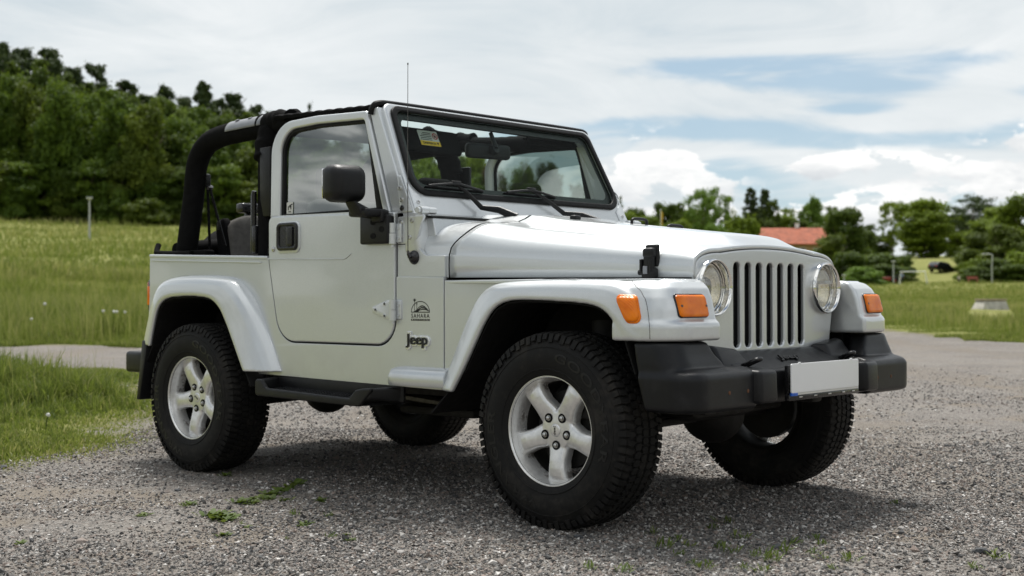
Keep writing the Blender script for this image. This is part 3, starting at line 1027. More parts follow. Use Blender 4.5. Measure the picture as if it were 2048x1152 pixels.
for px, py in ((205, 690), (226, 691), (231, 700), (248, 702)):
    dandelion(px, py - 4, .62, 'white dandelion clock in the cluster at the meadow edge behind the bumper', 'dandelion clocks in the cluster', d=24.5)
dandelion(91, 858, .10, 'lone white dandelion clock on the near turf', None)
dandelion(61, 690, .46, 'white dandelion clock left of the cluster in the meadow', None, d=24)
dandelion(88, 690, .70, 'small white dandelion clock highest in the meadow at the left', None, d=25)

bs = []
for s in range(3):
    b = bmesh.new(); bmesh.ops.create_icosphere(b, subdivisions=2, radius=1)
    q = random.Random(s)
    for v in b.verts: v.co = Vector((v.co.x * 1.2, v.co.y, v.co.z * .6)) * q.uniform(.82, 1.12)
    me = bpy.data.meshes.new('stone'); b.to_mesh(me); b.free(); bs.append(me)
st_dark = plain('dark stone', (0.055, 0.058, 0.062), 0.8, var=0.35, scale=30)
st_pale = plain('pale stone', (0.36, 0.34, 0.32), 0.85, var=0.25, scale=30)
for me in bs: me.materials.append(st_dark)
bs_pale = [me.copy() for me in bs]
for me in bs_pale: me.materials[0] = st_pale
for i, (px, py, s) in enumerate([(263, 1129, 14), (1550, 1098, 24), (1960, 1108, 30), (1685, 1100, 16), (380, 1034, 12), (355, 980, 13), (130, 955, 12), (1445, 1010, 14), (1475, 1035, 13), (1635, 980, 12), (1475, 925, 14), (1155, 1077, 22), (8, 933, 16), (850, 1125, 13), (690, 1115, 11), (520, 1113, 10)]):
    d, l = px_ground(px, py)
    r_ = s / FPX * d / 2.2
    x, y = ground_xy(d, l)
    o = link('stone', bs[i % 3], None, (x, y, float(land_z(d, l)) + r_ * .25)); o.scale = (r_, r_, r_ * .9); o.rotation_euler = (random.uniform(-.3, .3), random.uniform(-.3, .3), random.uniform(0, 6))
    tag(o, 'dark angular stone lying loose on the finer gravel', 'stone', 'larger dark stones on the gravel')
for i, (px, py, s) in enumerate([(800, 1105, 16), (620, 985, 12), (990, 1105, 12), (1100, 1090, 13), (1740, 1085, 12), (1800, 1060, 14), (345, 1085, 11), (700, 1050, 12)]):
    d, l = px_ground(px, py)
    r_ = s / FPX * d / 2.2
    x, y = ground_xy(d, l)
    o = link('stone', bs_pale[i % 3], None, (x, y, float(land_z(d, l)) + r_ * .25)); o.scale = (r_, r_, r_); o.rotation_euler = (random.uniform(-.3, .3), 0, random.uniform(0, 6))
    tag(o, 'pale rounded stone lying loose on the finer gravel', 'stone', 'larger pale stones on the gravel')

# ------------------------------------------------------------------ trees


def leaf_cards(P, N, size, q, droop=0.0):
    """one small folded leaf spray at every point P, facing roughly along N"""
    n = len(P)
    N = N + q.normal(0, .55, (n, 3)); N /= np.linalg.norm(N, axis=1, keepdims=True)
    A = np.cross(N, q.normal(0, 1, (n, 3))); A /= np.linalg.norm(A, axis=1, keepdims=True)
    B = np.cross(N, A)
    s = size * q.uniform(.55, 1.35, (n, 1))
    bend = N * s * q.uniform(-.25, .25, (n, 1))
    V = np.stack([P - A * s * .5, P - B * s * .32 + bend, P + A * s * .55 - np.array([0, 0, 1]) * s * droop, P + B * s * .32 + bend], 1)
    return V.reshape(-1, 3), np.arange(n * 4).reshape(-1, 4)


def crown_mesh(kind, seed, mat):
    """foliage of a tree one unit tall"""
    q = np.random.default_rng(seed)
    C = []
    if kind == 'dense':
        for i in range(62):
            z = q.uniform(.04, .93); env = .30 * math.sin(math.pi * min(1, (z + .10) / 1.13)) ** .6
            a = q.uniform(0, 6.28); r = env * math.sqrt(q.uniform(.1, 1)) * .85
            C.append((r * math.cos(a), r * math.sin(a), z, q.uniform(.055, .115), q.uniform(.04, .085)))
        size, per = .034, 330
    elif kind == 'round':
        for i in range(54):
            z = q.uniform(.20, .95); env = .37 * math.sqrt(max(.02, 1 - ((z - .57) / .44) ** 2))
            a = q.uniform(0, 6.28); r = env * math.sqrt(q.uniform(.15, 1)) * .88
            C.append((r * math.cos(a), r * math.sin(a), z, q.uniform(.06, .115), q.uniform(.045, .08)))
        size, per = .040, 250
    elif kind == 'airy':
        for i in range(95):
            z = q.uniform(.25, .98); env = .31 * math.sqrt(max(.05, 1 - ((z - .66) / .43) ** 2)) * q.uniform(.8, 1.15)
            a = q.uniform(0, 6.28); r = env * math.sqrt(q.uniform(.1, 1))
            C.append((r * math.cos(a), r * math.sin(a), z, q.uniform(.022, .06), q.uniform(.018, .042)))
        size, per = .030, 75
    elif kind == 'pine':
        for i in range(120):
            z = q.uniform(.20, .985); env = .20 * (1.06 - z) ** .7 + .008
            a = q.uniform(0, 6.28); r = env * math.sqrt(q.uniform(.05, 1)) * q.uniform(.7, 1.25)
            C.append((r * math.cos(a), r * math.sin(a), z - .12 * r, q.uniform(.026, .058) * (1.25 - z * .85), q.uniform(.016, .034) * (1.2 - z * .6)))
        size, per = .021, 125
    elif kind == 'flatpine':
        for i in range(80):
            z = q.uniform(.40, .97); env = .30 * math.sqrt(max(.04, 1 - ((z - .70) / .32) ** 2)) * q.uniform(.6, 1.2)
            a = q.uniform(0, 6.28); r = env * math.sqrt(q.uniform(.05, 1))
            C.append((r * math.cos(a), r * math.sin(a), z, q.uniform(.03, .07), q.uniform(.014, .03)))
        size, per = .028, 80
    elif kind == 'spruce':
        for lv in range(15):
            z = .12 + .85 * lv / 14; env = .19 * (1 - z) + .012
            for k in range(max(3, int(9 * (1 - z)) + 2)):
                a = q.uniform(0, 6.28); r = env * q.uniform(.45, 1.1)
                C.append((r * math.cos(a), r * math.sin(a), z - .25 * r, .03 + .05 * (1 - z), .02))
        size, per = .022, 70
    elif kind == 'bush':
        for i in range(34):
            z = q.uniform(.06, .88); env = .62 * math.sqrt(max(.05, 1 - (z / 1.02) ** 2))
            a = q.uniform(0, 6.28); r = env * math.sqrt(q.uniform(.1, 1)) * .9
            C.append((r * math.cos(a), r * math.sin(a), z, q.uniform(.10, .19), q.uniform(.08, .14)))
        size, per = .070, 260
    P, N, T = [], [], []
    for (cx, cy, cz, rh, rv) in C:
        v = q.normal(0, 1, (per, 3)); v /= np.linalg.norm(v, axis=1, keepdims=True)
        rr = q.uniform(.35, 1.0, (per, 1)) ** .45 * (1 + np.abs(q.normal(0, .60 if kind in ('pine', 'spruce', 'airy', 'flatpine') else .28, (per, 1))))
        # ragged outline: sprays push out unevenly
        rr = rr * (1 + .35 * np.sin(v[:, :1] * 5 + cx * 40) * np.cos(v[:, 1:2] * 6 + cz * 30))
        P.append(np.array([cx, cy, cz]) + v * rr * np.array([rh, rh, rv])); N.append(v * .8 + np.array([0, 0, .5]))
        T.append(np.full(per, np.clip(q.normal(.45, .17), 0, 1)) + q.normal(0, .10, per))
    P, N, T = np.concatenate(P), np.concatenate(N), np.concatenate(T)
    k = P[:, 2] > 0.01
    P, N, T = P[k], N[k], T[k]
    V, F = leaf_cards(P, N, size, q)
    me = raw_mesh('crown', V, F, mat, False)
    float_attr(me, 'tone', np.repeat(np.clip(T, 0, 1), 4))
    return me


def trunk_mesh(kind, seed):
    q = random.Random(seed)
    m = MB()
    top = {'dense': .8, 'round': .8, 'airy': .85, 'pine': .95, 'flatpine': .9, 'spruce': .97, 'bush': .5}[kind]
    r0 = {'dense': .022, 'round': .028, 'airy': .018, 'pine': .014, 'flatpine': .018, 'spruce': .015, 'bush': .03}[kind]
    path = [(q.uniform(-.012, .012) * i, q.uniform(-.012, .012) * i, -.05 + (top + .05) * i / 6) for i in range(7)]
    m.tube(path, [r0 * (1.25 if i == 0 else 1 - .8 * i / 6) for i in range(7)], 8)
    for i in range(9 if kind != 'spruce' else 4):
        z = q.uniform(.22, .8) * top; a = q.uniform(0, 6.28); L = {'bush': .4, 'pine': .13, 'spruce': .08}.get(kind, .24) * q.uniform(.6, 1.1)
        p0 = Vector((0, 0, z)); dirv = Vector((math.cos(a), math.sin(a), q.uniform(.35, .9)))
        m.tube([p0, p0 + dirv * L * .5, p0 + dirv * L + Vector((0, 0, L * .15))], [r0 * .42, r0 * .3, r0 * .1], 6)
    o = m.build('trunk', MAT['bark'])
    me = o.data
    bpy.data.objects.remove(o)
    return me


PROTO = {}


def proto(kind, matname):
    key = (kind, matname)
    if key not in PROTO:
        s0 = abs(hash(kind)) % 1000 if False else sum(map(ord, kind + matname))
        PROTO[key] = [(crown_mesh(kind, s0 + k, MAT[matname]), trunk_mesh(kind, s0 + k)) for k in range(3 if kind in ('dense', 'pine', 'round') else 2)]
    return PROTO[key]


TREE_N = [0]


def tree(kind, matname, px, top, D, width=None, label=None, group=None, name='tree', cat='tree'):
    """a tree that stands D metres off at bearing px, its tip at picture height top"""
    l = (px - 1024) / FPX * D
    zg = float(land_z(D, l)) - .1
    h = CAM.z + (591 - top) / FPX * D - zg
    x, y = ground_xy(D, l)
    TREE_N[0] += 1
    pr = proto(kind, matname)
    cm, tm = pr[TREE_N[0] % len(pr)]
    t = tag(empty(name, (x, y, zg)), label, cat, group)
    nat = {'dense': .72, 'round': .86, 'airy': .72, 'pine': .46, 'flatpine': .62, 'spruce': .40, 'bush': 1.35}[kind]
    sx = h if width is None else (width / FPX * D) / nat
    t.scale = (sx, sx, h)
    t.rotation_euler = (0, 0, (TREE_N[0] * 2.4) % 6.28)
    link('crown', cm, t); link('trunk', tm, t)
    return t


GW = 'trees of the wooded hill on the left'
fx = [-70, -5, 55, 118, 176, 238, 300, 356, 415, 470, 530, 590, 655, 720, 785, 850, 905, 960]
ft = [160, 185, 165, 152, 178, 190, 212, 226, 250, 262, 285, 296, 300, 305, 312, 316, 322, 340]
for i, (a, b_) in enumerate(zip(fx, ft)):
    tree('dense', ('leaf_forest', 'leaf_forest', 'leaf_olive', 'leaf_forest')[i % 4], a + random.uniform(-8, 8), b_ + random.uniform(-10, 14), 150 + random.uniform(-3, 5), 118, 'bright green broadleaf tree at the front edge of the wooded hill', GW, 'broadleaf_tree')
for j, (y0, amp, D_, n_, w_, off_) in enumerate(((338, 22, 147.5, 15, 128, 0), (272, 26, 152, 14, 138, 30), (222, 22, 156, 10, 140, 12))):
    for i in range(n_):
        a = -60 + off_ + i * (64 + 4 * j) + random.uniform(-12, 12)
        lim = float(np.interp(a, [0, 120, 300, 450, 560, 900], [175, 165, 225, 268, 300, 330])) + 14
        tree('round', ('leaf_forest', 'leaf_olive', 'leaf_forest', 'leaf_dark')[(i + j) % 4], a, max(lim, y0 + random.uniform(-amp, amp)), D_, w_ * random.uniform(.8, 1.1), 'round crowned leafy tree standing low in the face of the wooded hill', GW, 'broadleaf_tree')
mx = [-40, 28, 92, 150, 208, 268, 330, 390, 446, 505, 560, 620, 690, 760, 830, 900]
mt = [120, 140, 135, 150, 168, 186, 195, 205, 222, 238, 250, 255, 275, 290, 300, 310]
for i, (a, b_) in enumerate(zip(mx, mt)):
    tree('dense', ('leaf_dark', 'leaf_forest', 'leaf_dark')[i % 3], a, b_ + random.uniform(-8, 8), 164 + random.uniform(-3, 4), 120, 'deep green broadleaf tree in the middle of the wooded hill', GW, 'broadleaf_tree')
for i, (a, b_, w_) in enumerate([(8, 74, 60), (44, 92, 84), (95, 90, 80), (142, 132, 70), (192, 124, 74), (252, 156, 80), (292, 182, 70), (332, 169, 66), (372, 190, 62), (406, 156, 62), (438, 196, 60), (470, 183, 74), (512, 204, 70), (548, 220, 60), (-30, 96, 80)]):
    tree('pine', 'needle', a, b_, 182 + (i % 3) * 3, w_ * 1.75, 'dark pine on the skyline of the wooded hill', GW, 'pine_tree')
for i in range(22):
    a = -35 + 27 * i + random.uniform(-8, 8)
    top_ = float(np.interp(a, [-40, 8, 95, 190, 250, 330, 406, 470, 548, 620], [100, 90, 98, 140, 165, 185, 180, 197, 228, 240])) + random.uniform(8, 34)
    tree('pine' if i % 3 else 'spruce', 'needle' if i % 2 else 'leaf_dark', a, top_, 175 + (i % 4) * 2, random.uniform(80, 120), 'dark conifer packed between its neighbours high on the wooded hill', GW, 'conifer_tree')
tree('spruce', 'needle', 620, 204, 190, 30, 'lone small spruce tip above the door frame on the skyline', None, 'spruce_tree')
for i, (a, b_) in enumerate([(-30, 385), (35, 372), (80, 392), (130, 376), (190, 365), (240, 372), (330, 408), (395, 400), (455, 405), (510, 400), (565, 408)]):
    tree('bush', ('leaf_dark', 'leaf_forest', 'leaf_dark', 'leaf_olive')[i % 4], a, b_, 146 + random.uniform(-1, 2), 92, 'low leafy shrub along the foot of the wooded hill', 'shrubs along the foot of the wooded hill', 'shrub', 'shrub')
tree('bush', 'leaf_olive', 290, 396, 142, 110, 'pale green rounded shrub left of the roll bar at the forest edge', None, 'shrub', 'shrub')

# trees on the right and those seen through the windscreen
for args in [
    ('dense', 'leaf', 950, 300, 175, 90, 'green tree seen through the windscreen left of the far door pillar', 'broadleaf_tree'),
    ('round', 'leaf_red', 985, 338, 150, 95, 'copper leaved tree seen through the windscreen', 'copper_tree'),
    ('round', 'leaf', 1045, 332, 170, 80, 'fresh green tree seen through the windscreen beside the copper tree', 'broadleaf_tree'),
    ('dense', 'leaf_dark', 1098, 318, 165, 78, 'tallest dark tree seen through the middle of the windscreen', 'broadleaf_tree'),
    ('dense', 'leaf_dark', 1070, 362, 150, 90, 'lower dark tree in front of the tallest one behind the windscreen', 'broadleaf_tree'),
    ('airy', 'leaf_dark', 1160, 368, 175, 70, 'thin crowned tree behind the right end of the windscreen', 'broadleaf_tree'),
    ('bush', 'leaf_dark', 1130, 405, 150, 130, 'dark shrub low behind the windscreen', 'shrub'),
    ('spruce', 'leaf_dark', 1242, 392, 215, 22, 'slim dark tree right beside the windscreen frame', 'slim_tree'),
    ('round', 'leaf_dark', 1274, 415, 215, 70, 'dark rounded tree nearest the windscreen frame', 'broadleaf_tree'),
    ('round', 'leaf_dark', 1338, 404, 215, 96, 'dark broad tree behind the yellow flag', 'broadleaf_tree'),
    ('round', 'leaf', 1360, 440, 190, 80, 'mid green low tree left of the two bare stemmed trees', 'broadleaf_tree'),
    ('airy', 'leaf_light', 1402, 380, 205, 74, 'light green loose crowned tree with a bare pale stem, the left one of a pair', 'bare_stemmed_tree'),
    ('airy', 'leaf_light', 1440, 378, 208, 70, 'light green loose crowned tree with a bare stem, the right one of a pair', 'bare_stemmed_tree'),
    ('bush', 'leaf', 1485, 432, 190, 95, 'bright green bushy tree left of the red roof', 'bushy_tree'),
    ('bush', 'leaf_light', 1425, 445, 186, 70, 'yellow green bushy tree below the pair of loose crowns', 'bushy_tree'),
    ('pine', 'needle', 1502, 375, 225, 62, 'dark conifer with a pointed tip left above the red roof', 'conifer_tree'),
    ('pine', 'needle', 1530, 376, 228, 54, 'second dark conifer tip right above the red roof', 'conifer_tree'),
    ('airy', 'leaf_dark', 1545, 400, 226, 44, 'thin dark tree beside the two conifer tips', 'thin_tree'),
    ('airy', 'leaf', 1578, 418, 235, 46, 'sparse tree behind the middle of the red roof', 'sparse_tree'),
    ('round', 'leaf_light', 1624, 397, 230, 58, 'light green ball shaped tree behind the right end of the red roof', 'ball_tree'),
    ('airy', 'leaf_dark', 1664, 412, 240, 44, 'sparse dark tree right of the ball shaped tree', 'sparse_tree'),
    ('round', 'leaf_dark', 1600, 440, 222, 60, 'dark low tree directly behind the red roof', 'broadleaf_tree'),
    ('bush', 'leaf_dark', 1530, 440, 224, 70, 'dark shrub behind the left end of the red roof', 'shrub'),
    ('dense', 'leaf_dark', 1690, 417, 180, 112, 'large dark brownish green tree right of the red roofed house', 'broadleaf_tree'),
    ('dense', 'leaf_olive', 1668, 470, 165, 90, 'olive green tree between the house and the far headlight', 'broadleaf_tree'),
    ('airy', 'leaf_dark', 1738, 450, 225, 44, 'thin dark tree behind the grey roof', 'thin_tree'),
    ('bush', 'leaf_light', 1728, 534, 152, 92, 'low flat topped light green bush near the small lamp', 'bush'),
    ('bush', 'leaf_dark', 1752, 508, 170, 120, 'dark green thicket behind the light bush', 'thicket'),
    ('bush', 'leaf_dark', 1800, 512, 172, 70, 'dark green thicket behind the goal', 'thicket'),
    ('airy', 'leaf', 1785, 404, 225, 60, 'sparse birch like tree left of the big round tree', 'birch_tree'),
    ('round', 'leaf', 1843, 399, 215, 138, 'big round deep green tree on the grassy slope', 'round_tree'),
    ('dense', 'leaf', 1852, 432, 212, 112, 'smaller round tree leaning against the big round tree', 'round_tree'),
    ('flatpine', 'needle', 1948, 391, 205, 92, 'dark pine with a flat broad crown and a bare trunk', 'pine_tree'),
    ('dense', 'leaf', 1985, 440, 180, 130, 'green tree below the flat crowned pine', 'broadleaf_tree'),
    ('dense', 'leaf_olive', 1962, 470, 176, 110, 'yellow green tree beside the dark car', 'broadleaf_tree'),
    ('dense', 'leaf', 2050, 392, 175, 150, 'tall green tree at the right edge of the picture', 'broadleaf_tree'),
    ('dense', 'leaf_olive', 2010, 452, 162, 110, 'olive tree behind the bent lamp post', 'broadleaf_tree'),
    ('bush', 'leaf', 1952, 520, 160, 84, 'green shrub below the yellow green tree', 'shrub'),
    ('bush', 'leaf_dark', 1985, 520, 156, 110, 'dark shrub behind the bent lamp post', 'shrub'),
    ('bush', 'leaf', 2045, 505, 156, 110, 'green shrub at the right edge of the picture', 'shrub'),
    ('bush', 'leaf_dark', 1700, 505, 160, 100, 'dark shrub to the left of the light flat topped bush', 'shrub'),
    ('bush', 'leaf_dark', 1775, 530, 158, 90, 'dark shrub behind the small tractor', 'shrub'),
    ('bush', 'leaf_dark', 1808, 535, 162, 60, 'low dark shrub behind the person in blue', 'shrub'),
    ('bush', 'leaf_olive', 1938, 500, 172, 76, 'olive shrub just right of the dark car', 'shrub'),
    ('bush', 'leaf_dark', 1955, 535, 155, 90, 'low dark shrub behind the red bench', 'shrub'),
    ('bush', 'leaf_dark', 2020, 530, 154, 100, 'low dark shrub right of the bent lamp post', 'shrub'),
    ('dense', 'leaf_dark', 1715, 455, 190, 80, 'dark tree between the brownish tree and the grey roof', 'broadleaf_tree'),
    ('dense', 'leaf', 1300, 432, 200, 90, 'green low tree just over the hood edge by the windscreen', 'broadleaf_tree'),
    ('dense', 'leaf', 1465, 440, 200, 80, 'green dense tree below the right loose crown', 'broadleaf_tree'),
    ('bush', 'leaf_dark', 1640, 450, 215, 80, 'dark bush behind the right gable of the red roofed house', 'bush'),
    ('dense', 'leaf', 1262, 425, 205, 80, 'green tree close beside the windscreen frame over the hood', 'broadleaf_tree'),
    ('dense', 'leaf', 1385, 418, 225, 110, 'green tree filling the gap behind the left loose crown', 'broadleaf_tree'),
    ('dense', 'leaf_dark', 1520, 415, 235, 90, 'dark tree filling the gap below the conifer tips', 'broadleaf_tree'),
    ('dense', 'leaf', 1565, 432, 232, 90, 'green tree behind the left half of the red roof ridge', 'broadleaf_tree'),
    ('dense', 'leaf', 1650, 430, 238, 80, 'green tree behind the right end of the red roof ridge', 'broadleaf_tree'),
    ('dense', 'leaf_dark', 1758, 472, 232, 70, 'dark tree just right of the grey roof', 'broadleaf_tree'),
    ('dense', 'leaf', 1915, 430, 225, 80, 'green tree between the big round tree and the flat crowned pine', 'broadleaf_tree'),
    ('dense', 'leaf', 2000, 415, 200, 110, 'tall green tree left of the tree at the right edge', 'broadleaf_tree'),
    ('dense', 'leaf', 2140, 400, 170, 150, 'tall green tree just outside the right edge', 'broadleaf_tree'),
]:
    kind, mat, px, top, D, w_, lab, nm = args
    tree(kind, mat, px, top, D, w_, lab, 'trees and shrubs beyond the right meadow', nm, 'shrub' if nm in ('shrub', 'bush', 'thicket') else 'tree')

# woods on the far side of the parking place, behind the photographer (the windows mirror them)
Vs, Fs, Ts = [], [], []; off = 0
base = PROTO[('dense', 'leaf_forest')][0][0]
nb = len(base.vertices)
bv = np.empty(nb * 3, np.float32); base.vertices.foreach_get('co', bv); bv = bv.reshape(-1, 3)
bt = np.empty(nb, np.float32); base.attributes['tone'].data.foreach_get('value', bt)
for i in range(64):
    a = -1.55 + 3.1 * i / 63 + random.uniform(-.02, .02); rr = random.uniform(85, 100)
    dd, ll = -rr * math.cos(a * 1.25), rr * math.sin(a * 1.25)
    x, y = ground_xy(dd, ll); h = random.uniform(6, 10)
    keep = np.repeat((np.arange(nb // 4) % 3 == 0), 4)
    v = bv[keep] * np.array([h * .9, h * .9, h]) * 1.0 + np.array([x, y, -.3])
    Vs.append(v); Fs.append(np.arange(len(v)).reshape(-1, 4) + off); Ts.append(bt[keep]); off += len(v)
me = raw_mesh('woods', np.concatenate(Vs), np.concatenate(Fs), MAT['leaf_dark'], False)
float_attr(me, 'tone', np.concatenate(Ts))
tag(link('woods', me), 'distant belt of dark green woods behind the parking place', 'woods', kind='stuff')

# ------------------------------------------------------------------ buildings and far things


def face_frame(px, D):
    """matrix for a thing D metres off that faces the parking place"""
    l = (px - 1024) / FPX * D
    x, y = ground_xy(D, l)
    return x, y, float(land_z(D, l))


ROTZ = YAW - math.pi / 2      # local x to the right as seen from the parking place, local y away from it

x, y, z = face_frame(1579, 213)
hs = tag(empty('house', (x, y, z)), 'ochre house with a red tiled gable roof behind the hood', 'house')
hs.rotation_euler = (0, 0, ROTZ)
S = 213 / FPX
zr = CAM.z + (591 - 457) * S - z; ze = CAM.z + (591 - 491) * S - z
hw = 71 * S
MB().box((0, 0, ze / 2), (2 * hw - 1.2, 8.0, ze)).build('wall', MAT['plaster'], hs)
m = MB()
for s in (-1, 1):
    m.hexa([(-hw, 0, zr - .18), (hw, 0, zr - .18), (hw, s * 4.7, ze - .15), (-hw, s * 4.7, ze - .15), (-hw, 0, zr), (hw, 0, zr), (hw, s * 4.7, ze + .03), (-hw, s * 4.7, ze + .03)])
rf = m.build('roof', MAT['rooftile'], hs, smooth=0)
MB().box((1.4, .5, zr + .15), (.6, .6, 1.1), .03).box((1.4, .5, zr + .72), (.75, .75, .1)).build('chimney', MAT['white'], rf)
for s in (-1, 1):
    MB().hexa([(s * (hw - .62), -4, ze - .02), (s * (hw - .58), -4, ze - .02), (s * (hw - .58), 4, ze - .02), (s * (hw - .62), 4, ze - .02), (s * (hw - .62), -.05, zr - .25), (s * (hw - .58), -.05, zr - .25), (s * (hw - .58), .05, zr - .25), (s * (hw - .62), .05, zr - .25)]).build('gable', MAT['plaster'], hs, smooth=0)
for cx in (-3.6, -1.2, 1.2, 3.6):
    w = MB().box((cx, -4.04, ze - 1.3), (1.15, .1, 1.35), .02).build('window', MAT['white'], hs)
    MB().box((cx - .26, -4.1, ze - 1.3), (.44, .03, 1.15)).box((cx + .26, -4.1, ze - 1.3), (.44, .03, 1.15)).build('pane', MAT['pane'], w)

x, y, z = face_frame(1740, 236)
h2 = tag(empty('small_house', (x, y, z)), 'small pale house with a low grey roof among the trees', 'house')
h2.rotation_euler = (0, 0, ROTZ - .35)
zr = CAM.z + (591 - 492) * 236 / FPX - z
MB().box((0, 0, (zr - .5) / 2), (3.2, 4, zr - .5)).build('wall', MAT['white'], h2)
MB().hexa([(-2.1, -2.6, zr - .55), (2.1, -2.6, zr - .75), (2.1, 2.6, zr - .3), (-2.1, 2.6, zr - .1), (-2.1, -2.6, zr - .3), (2.1, -2.6, zr - .5), (2.1, 2.6, zr - .05), (-2.1, 2.6, zr + .15)]).build('roof', MAT['slate'], h2)
MB().box((0, -2.02, zr - 1.5), (1.2, .06, .9), .01).build('window', MAT['pane'], h2)


def lamp(px, D, top, label, head, group=None):
    x, y, z = face_frame(px, D)
    h = CAM.z + (591 - top) * D / FPX - z
    t = tag(empty('street_lamp', (x, y, z)), label, 'street lamp', group)
    t.rotation_euler = (0, 0, ROTZ)
    if head == 'arm':
        MB().tube(catmull([(0, 0, -.2), (0, 0, h * .6), (.05, 0, h - .35), (-.05, 0, h - .08), (-.45, 0, h)], 5), .075, 10).build('pole', MAT['post'], t)
        MB().box((-.75, 0, h - .02), (.75, .3, .16), .05).build('lamp_head', MAT['post'], t)
    else:
        MB().tube([(0, 0, -.2), (0, 0, h * .5), (0, 0, h - .15)], [.10, .085, .065], 10).build('pole', MAT['post'], t)
        MB().lathe([(.0, -.16), (.16, -.16), (.27, -.02), (.25, .06), (0, .08)], 16, flat(h)).build('lamp_head', MAT['post'], t)


lamp(179, 108, 393, 'thin grey lamp post standing alone in the left meadow', 'top')
lamp(1984, 150, 510, 'grey lamp post with a bent arm in front of the right hand trees', 'arm')
lamp(1787, 152, 524, 'short grey lamp post near the goal', 'top')
lamp(1688, 148, 552, 'very short pale lamp post beside the far headlight', 'top')

# goal
x, y, z = face_frame(1827, 150)
t = tag(empty('football_goal', (x, y, z)), 'small white football goal at the far edge of the meadow', 'goal')
t.rotation_euler = (0, 0, ROTZ - .25)
MB().tube([(-1.45, 0, 1.5), (1.3, 0, 1.5)], .05, 8).build('crossbar', MAT['white'], t)
for p in ([(1.3, 0, 1.5), (1.5, 0, 0)], [(-1.45, 0, 1.5), (-1.55, 0, 0)], [(1.3, 0, 1.5), (1.7, 1.1, 0)], [(-1.45, 0, 1.5), (-1.6, 1.1, 0)]):
    MB().tube(p, .045, 8).build('post', MAT['white'], t)

MAT['oldwood'] = plain('weathered planks', (0.30, 0.24, 0.17), 0.85, var=0.3, scale=8)
# concrete well ring
x, y, z = face_frame(1980, 66)
t = tag(empty('well_cover', (x, y, z - .1)), 'pale concrete well head with sloping sides in the right meadow', 'well head')
t.rotation_euler = (0, 0, ROTZ + .1)
zt = CAM.z + (591 - 600) * 66 / FPX - z + .1
m = MB().hexa([(-.76, -.7, 0), (.76, -.7, 0), (.76, .7, 0), (-.76, .7, 0), (-.52, -.5, zt - .1), (.60, -.5, zt - .1), (.60, .5, zt - .1), (-.52, .5, zt - .1)], .02)
m.build('shaft', MAT['concrete'], t)
MB().box((.04, 0, zt - .05), (1.22, 1.1, .09), .015).build('lid', MAT['oldwood'], t)

# flag
x, y, z = face_frame(1322, 185)
t = tag(empty('flagpole', (x, y, z)), 'white flagpole with a limp yellow flag seen over the hood', 'flagpole')
t.rotation_euler = (0, 0, ROTZ)
zt = CAM.z + (591 - 418) * 185 / FPX - z
MB().tube([(0, 0, -.2), (0, 0, zt)], [.09, .05], 8).build('pole', MAT['white'], t)
rows = []
for i in range(9):
    k = i / 8
    rows.append([(.06 + .30 * u * (1 - .3 * k) + .04 * math.sin(k * 9 + u * 5), .12 * math.sin(u * 9 + k * 4), zt - .35 - 1.9 * k - .25 * u) for u in np.linspace(0, 1, 8)])
fl = MB().grid(rows).build('flag', MAT['flag'], t, smooth=180, fix=False)
md = fl.modifiers.new('thick', 'SOLIDIFY'); md.thickness = .02


def far_car():
    x, y, z = face_frame(1885, 180)
    t = tag(empty('parked_car', (x, y, z - .16)), 'dark estate car parked on the grassy slope under the trees', 'car')
    t.rotation_euler = (R(2), R(5), ROTZ + R(30))
    prof = [(-2.1, .35), (-2.15, .75), (-2.05, 1.0), (-1.75, 1.42), (-1.3, 1.5), (.2, 1.47), (.95, 1.0), (1.95, .86), (2.15, .7), (2.15, .35)]
    MB().plate([round_poly(prof, .1, 4)], 1.7, .08, lambda u, v, w: (u, w, v), bres=3).build('body', MAT['carpaint'], t)
    for s in (-1, 1):
        MB().plate([round_poly([(-1.75, 1.02), (-1.5, 1.36), (.15, 1.36), (.75, 1.02)], .05, 3)], .02, .004, lambda u, v, w: (u, s * (.852 + w), v)).build('window', MAT['pane'], t)
        for wx in (-1.35, 1.35):
            wl = MB().lathe([(.18, -.11), (.30, -.1), (.32, -.06), (.32, .06), (.30, .1), (.18, .11)], 20, lambda u, v, w: (wx + u, s * (.76 + w), .32 + v)).build('wheel', MAT['tyre'], t)
            MB().lathe([(0, .10), (.18, .112), (.19, .09)], 16, lambda u, v, w: (wx + u, s * (.76 + w), .32 + v)).build('rim', MAT['steel'], wl)
    MB().hexa([(.98, -.7, 1.0), (.98, .7, 1.0), (.25, .62, 1.47), (.25, -.62, 1.47), (1.0, -.7, 1.02), (1.0, .7, 1.02), (.27, .62, 1.49), (.27, -.62, 1.49)]).build('windscreen', MAT['pane'], t)
    MB().box((-.6, -.55, 1.54), (1.7, .05, .05), .015).box((-.6, .55, 1.54), (1.7, .05, .05), .015).build('roof_rail', MAT['steel'], t)
    for s in (-1, 1):
        MB().box((-2.1, s * .62, .85), (.1, .28, .18), .03).build('tail_light', MAT['red'], t)
        MB().box((2.1, s * .6, .7), (.12, .34, .14), .03).build('headlight', MAT['steel'], t)


far_car()

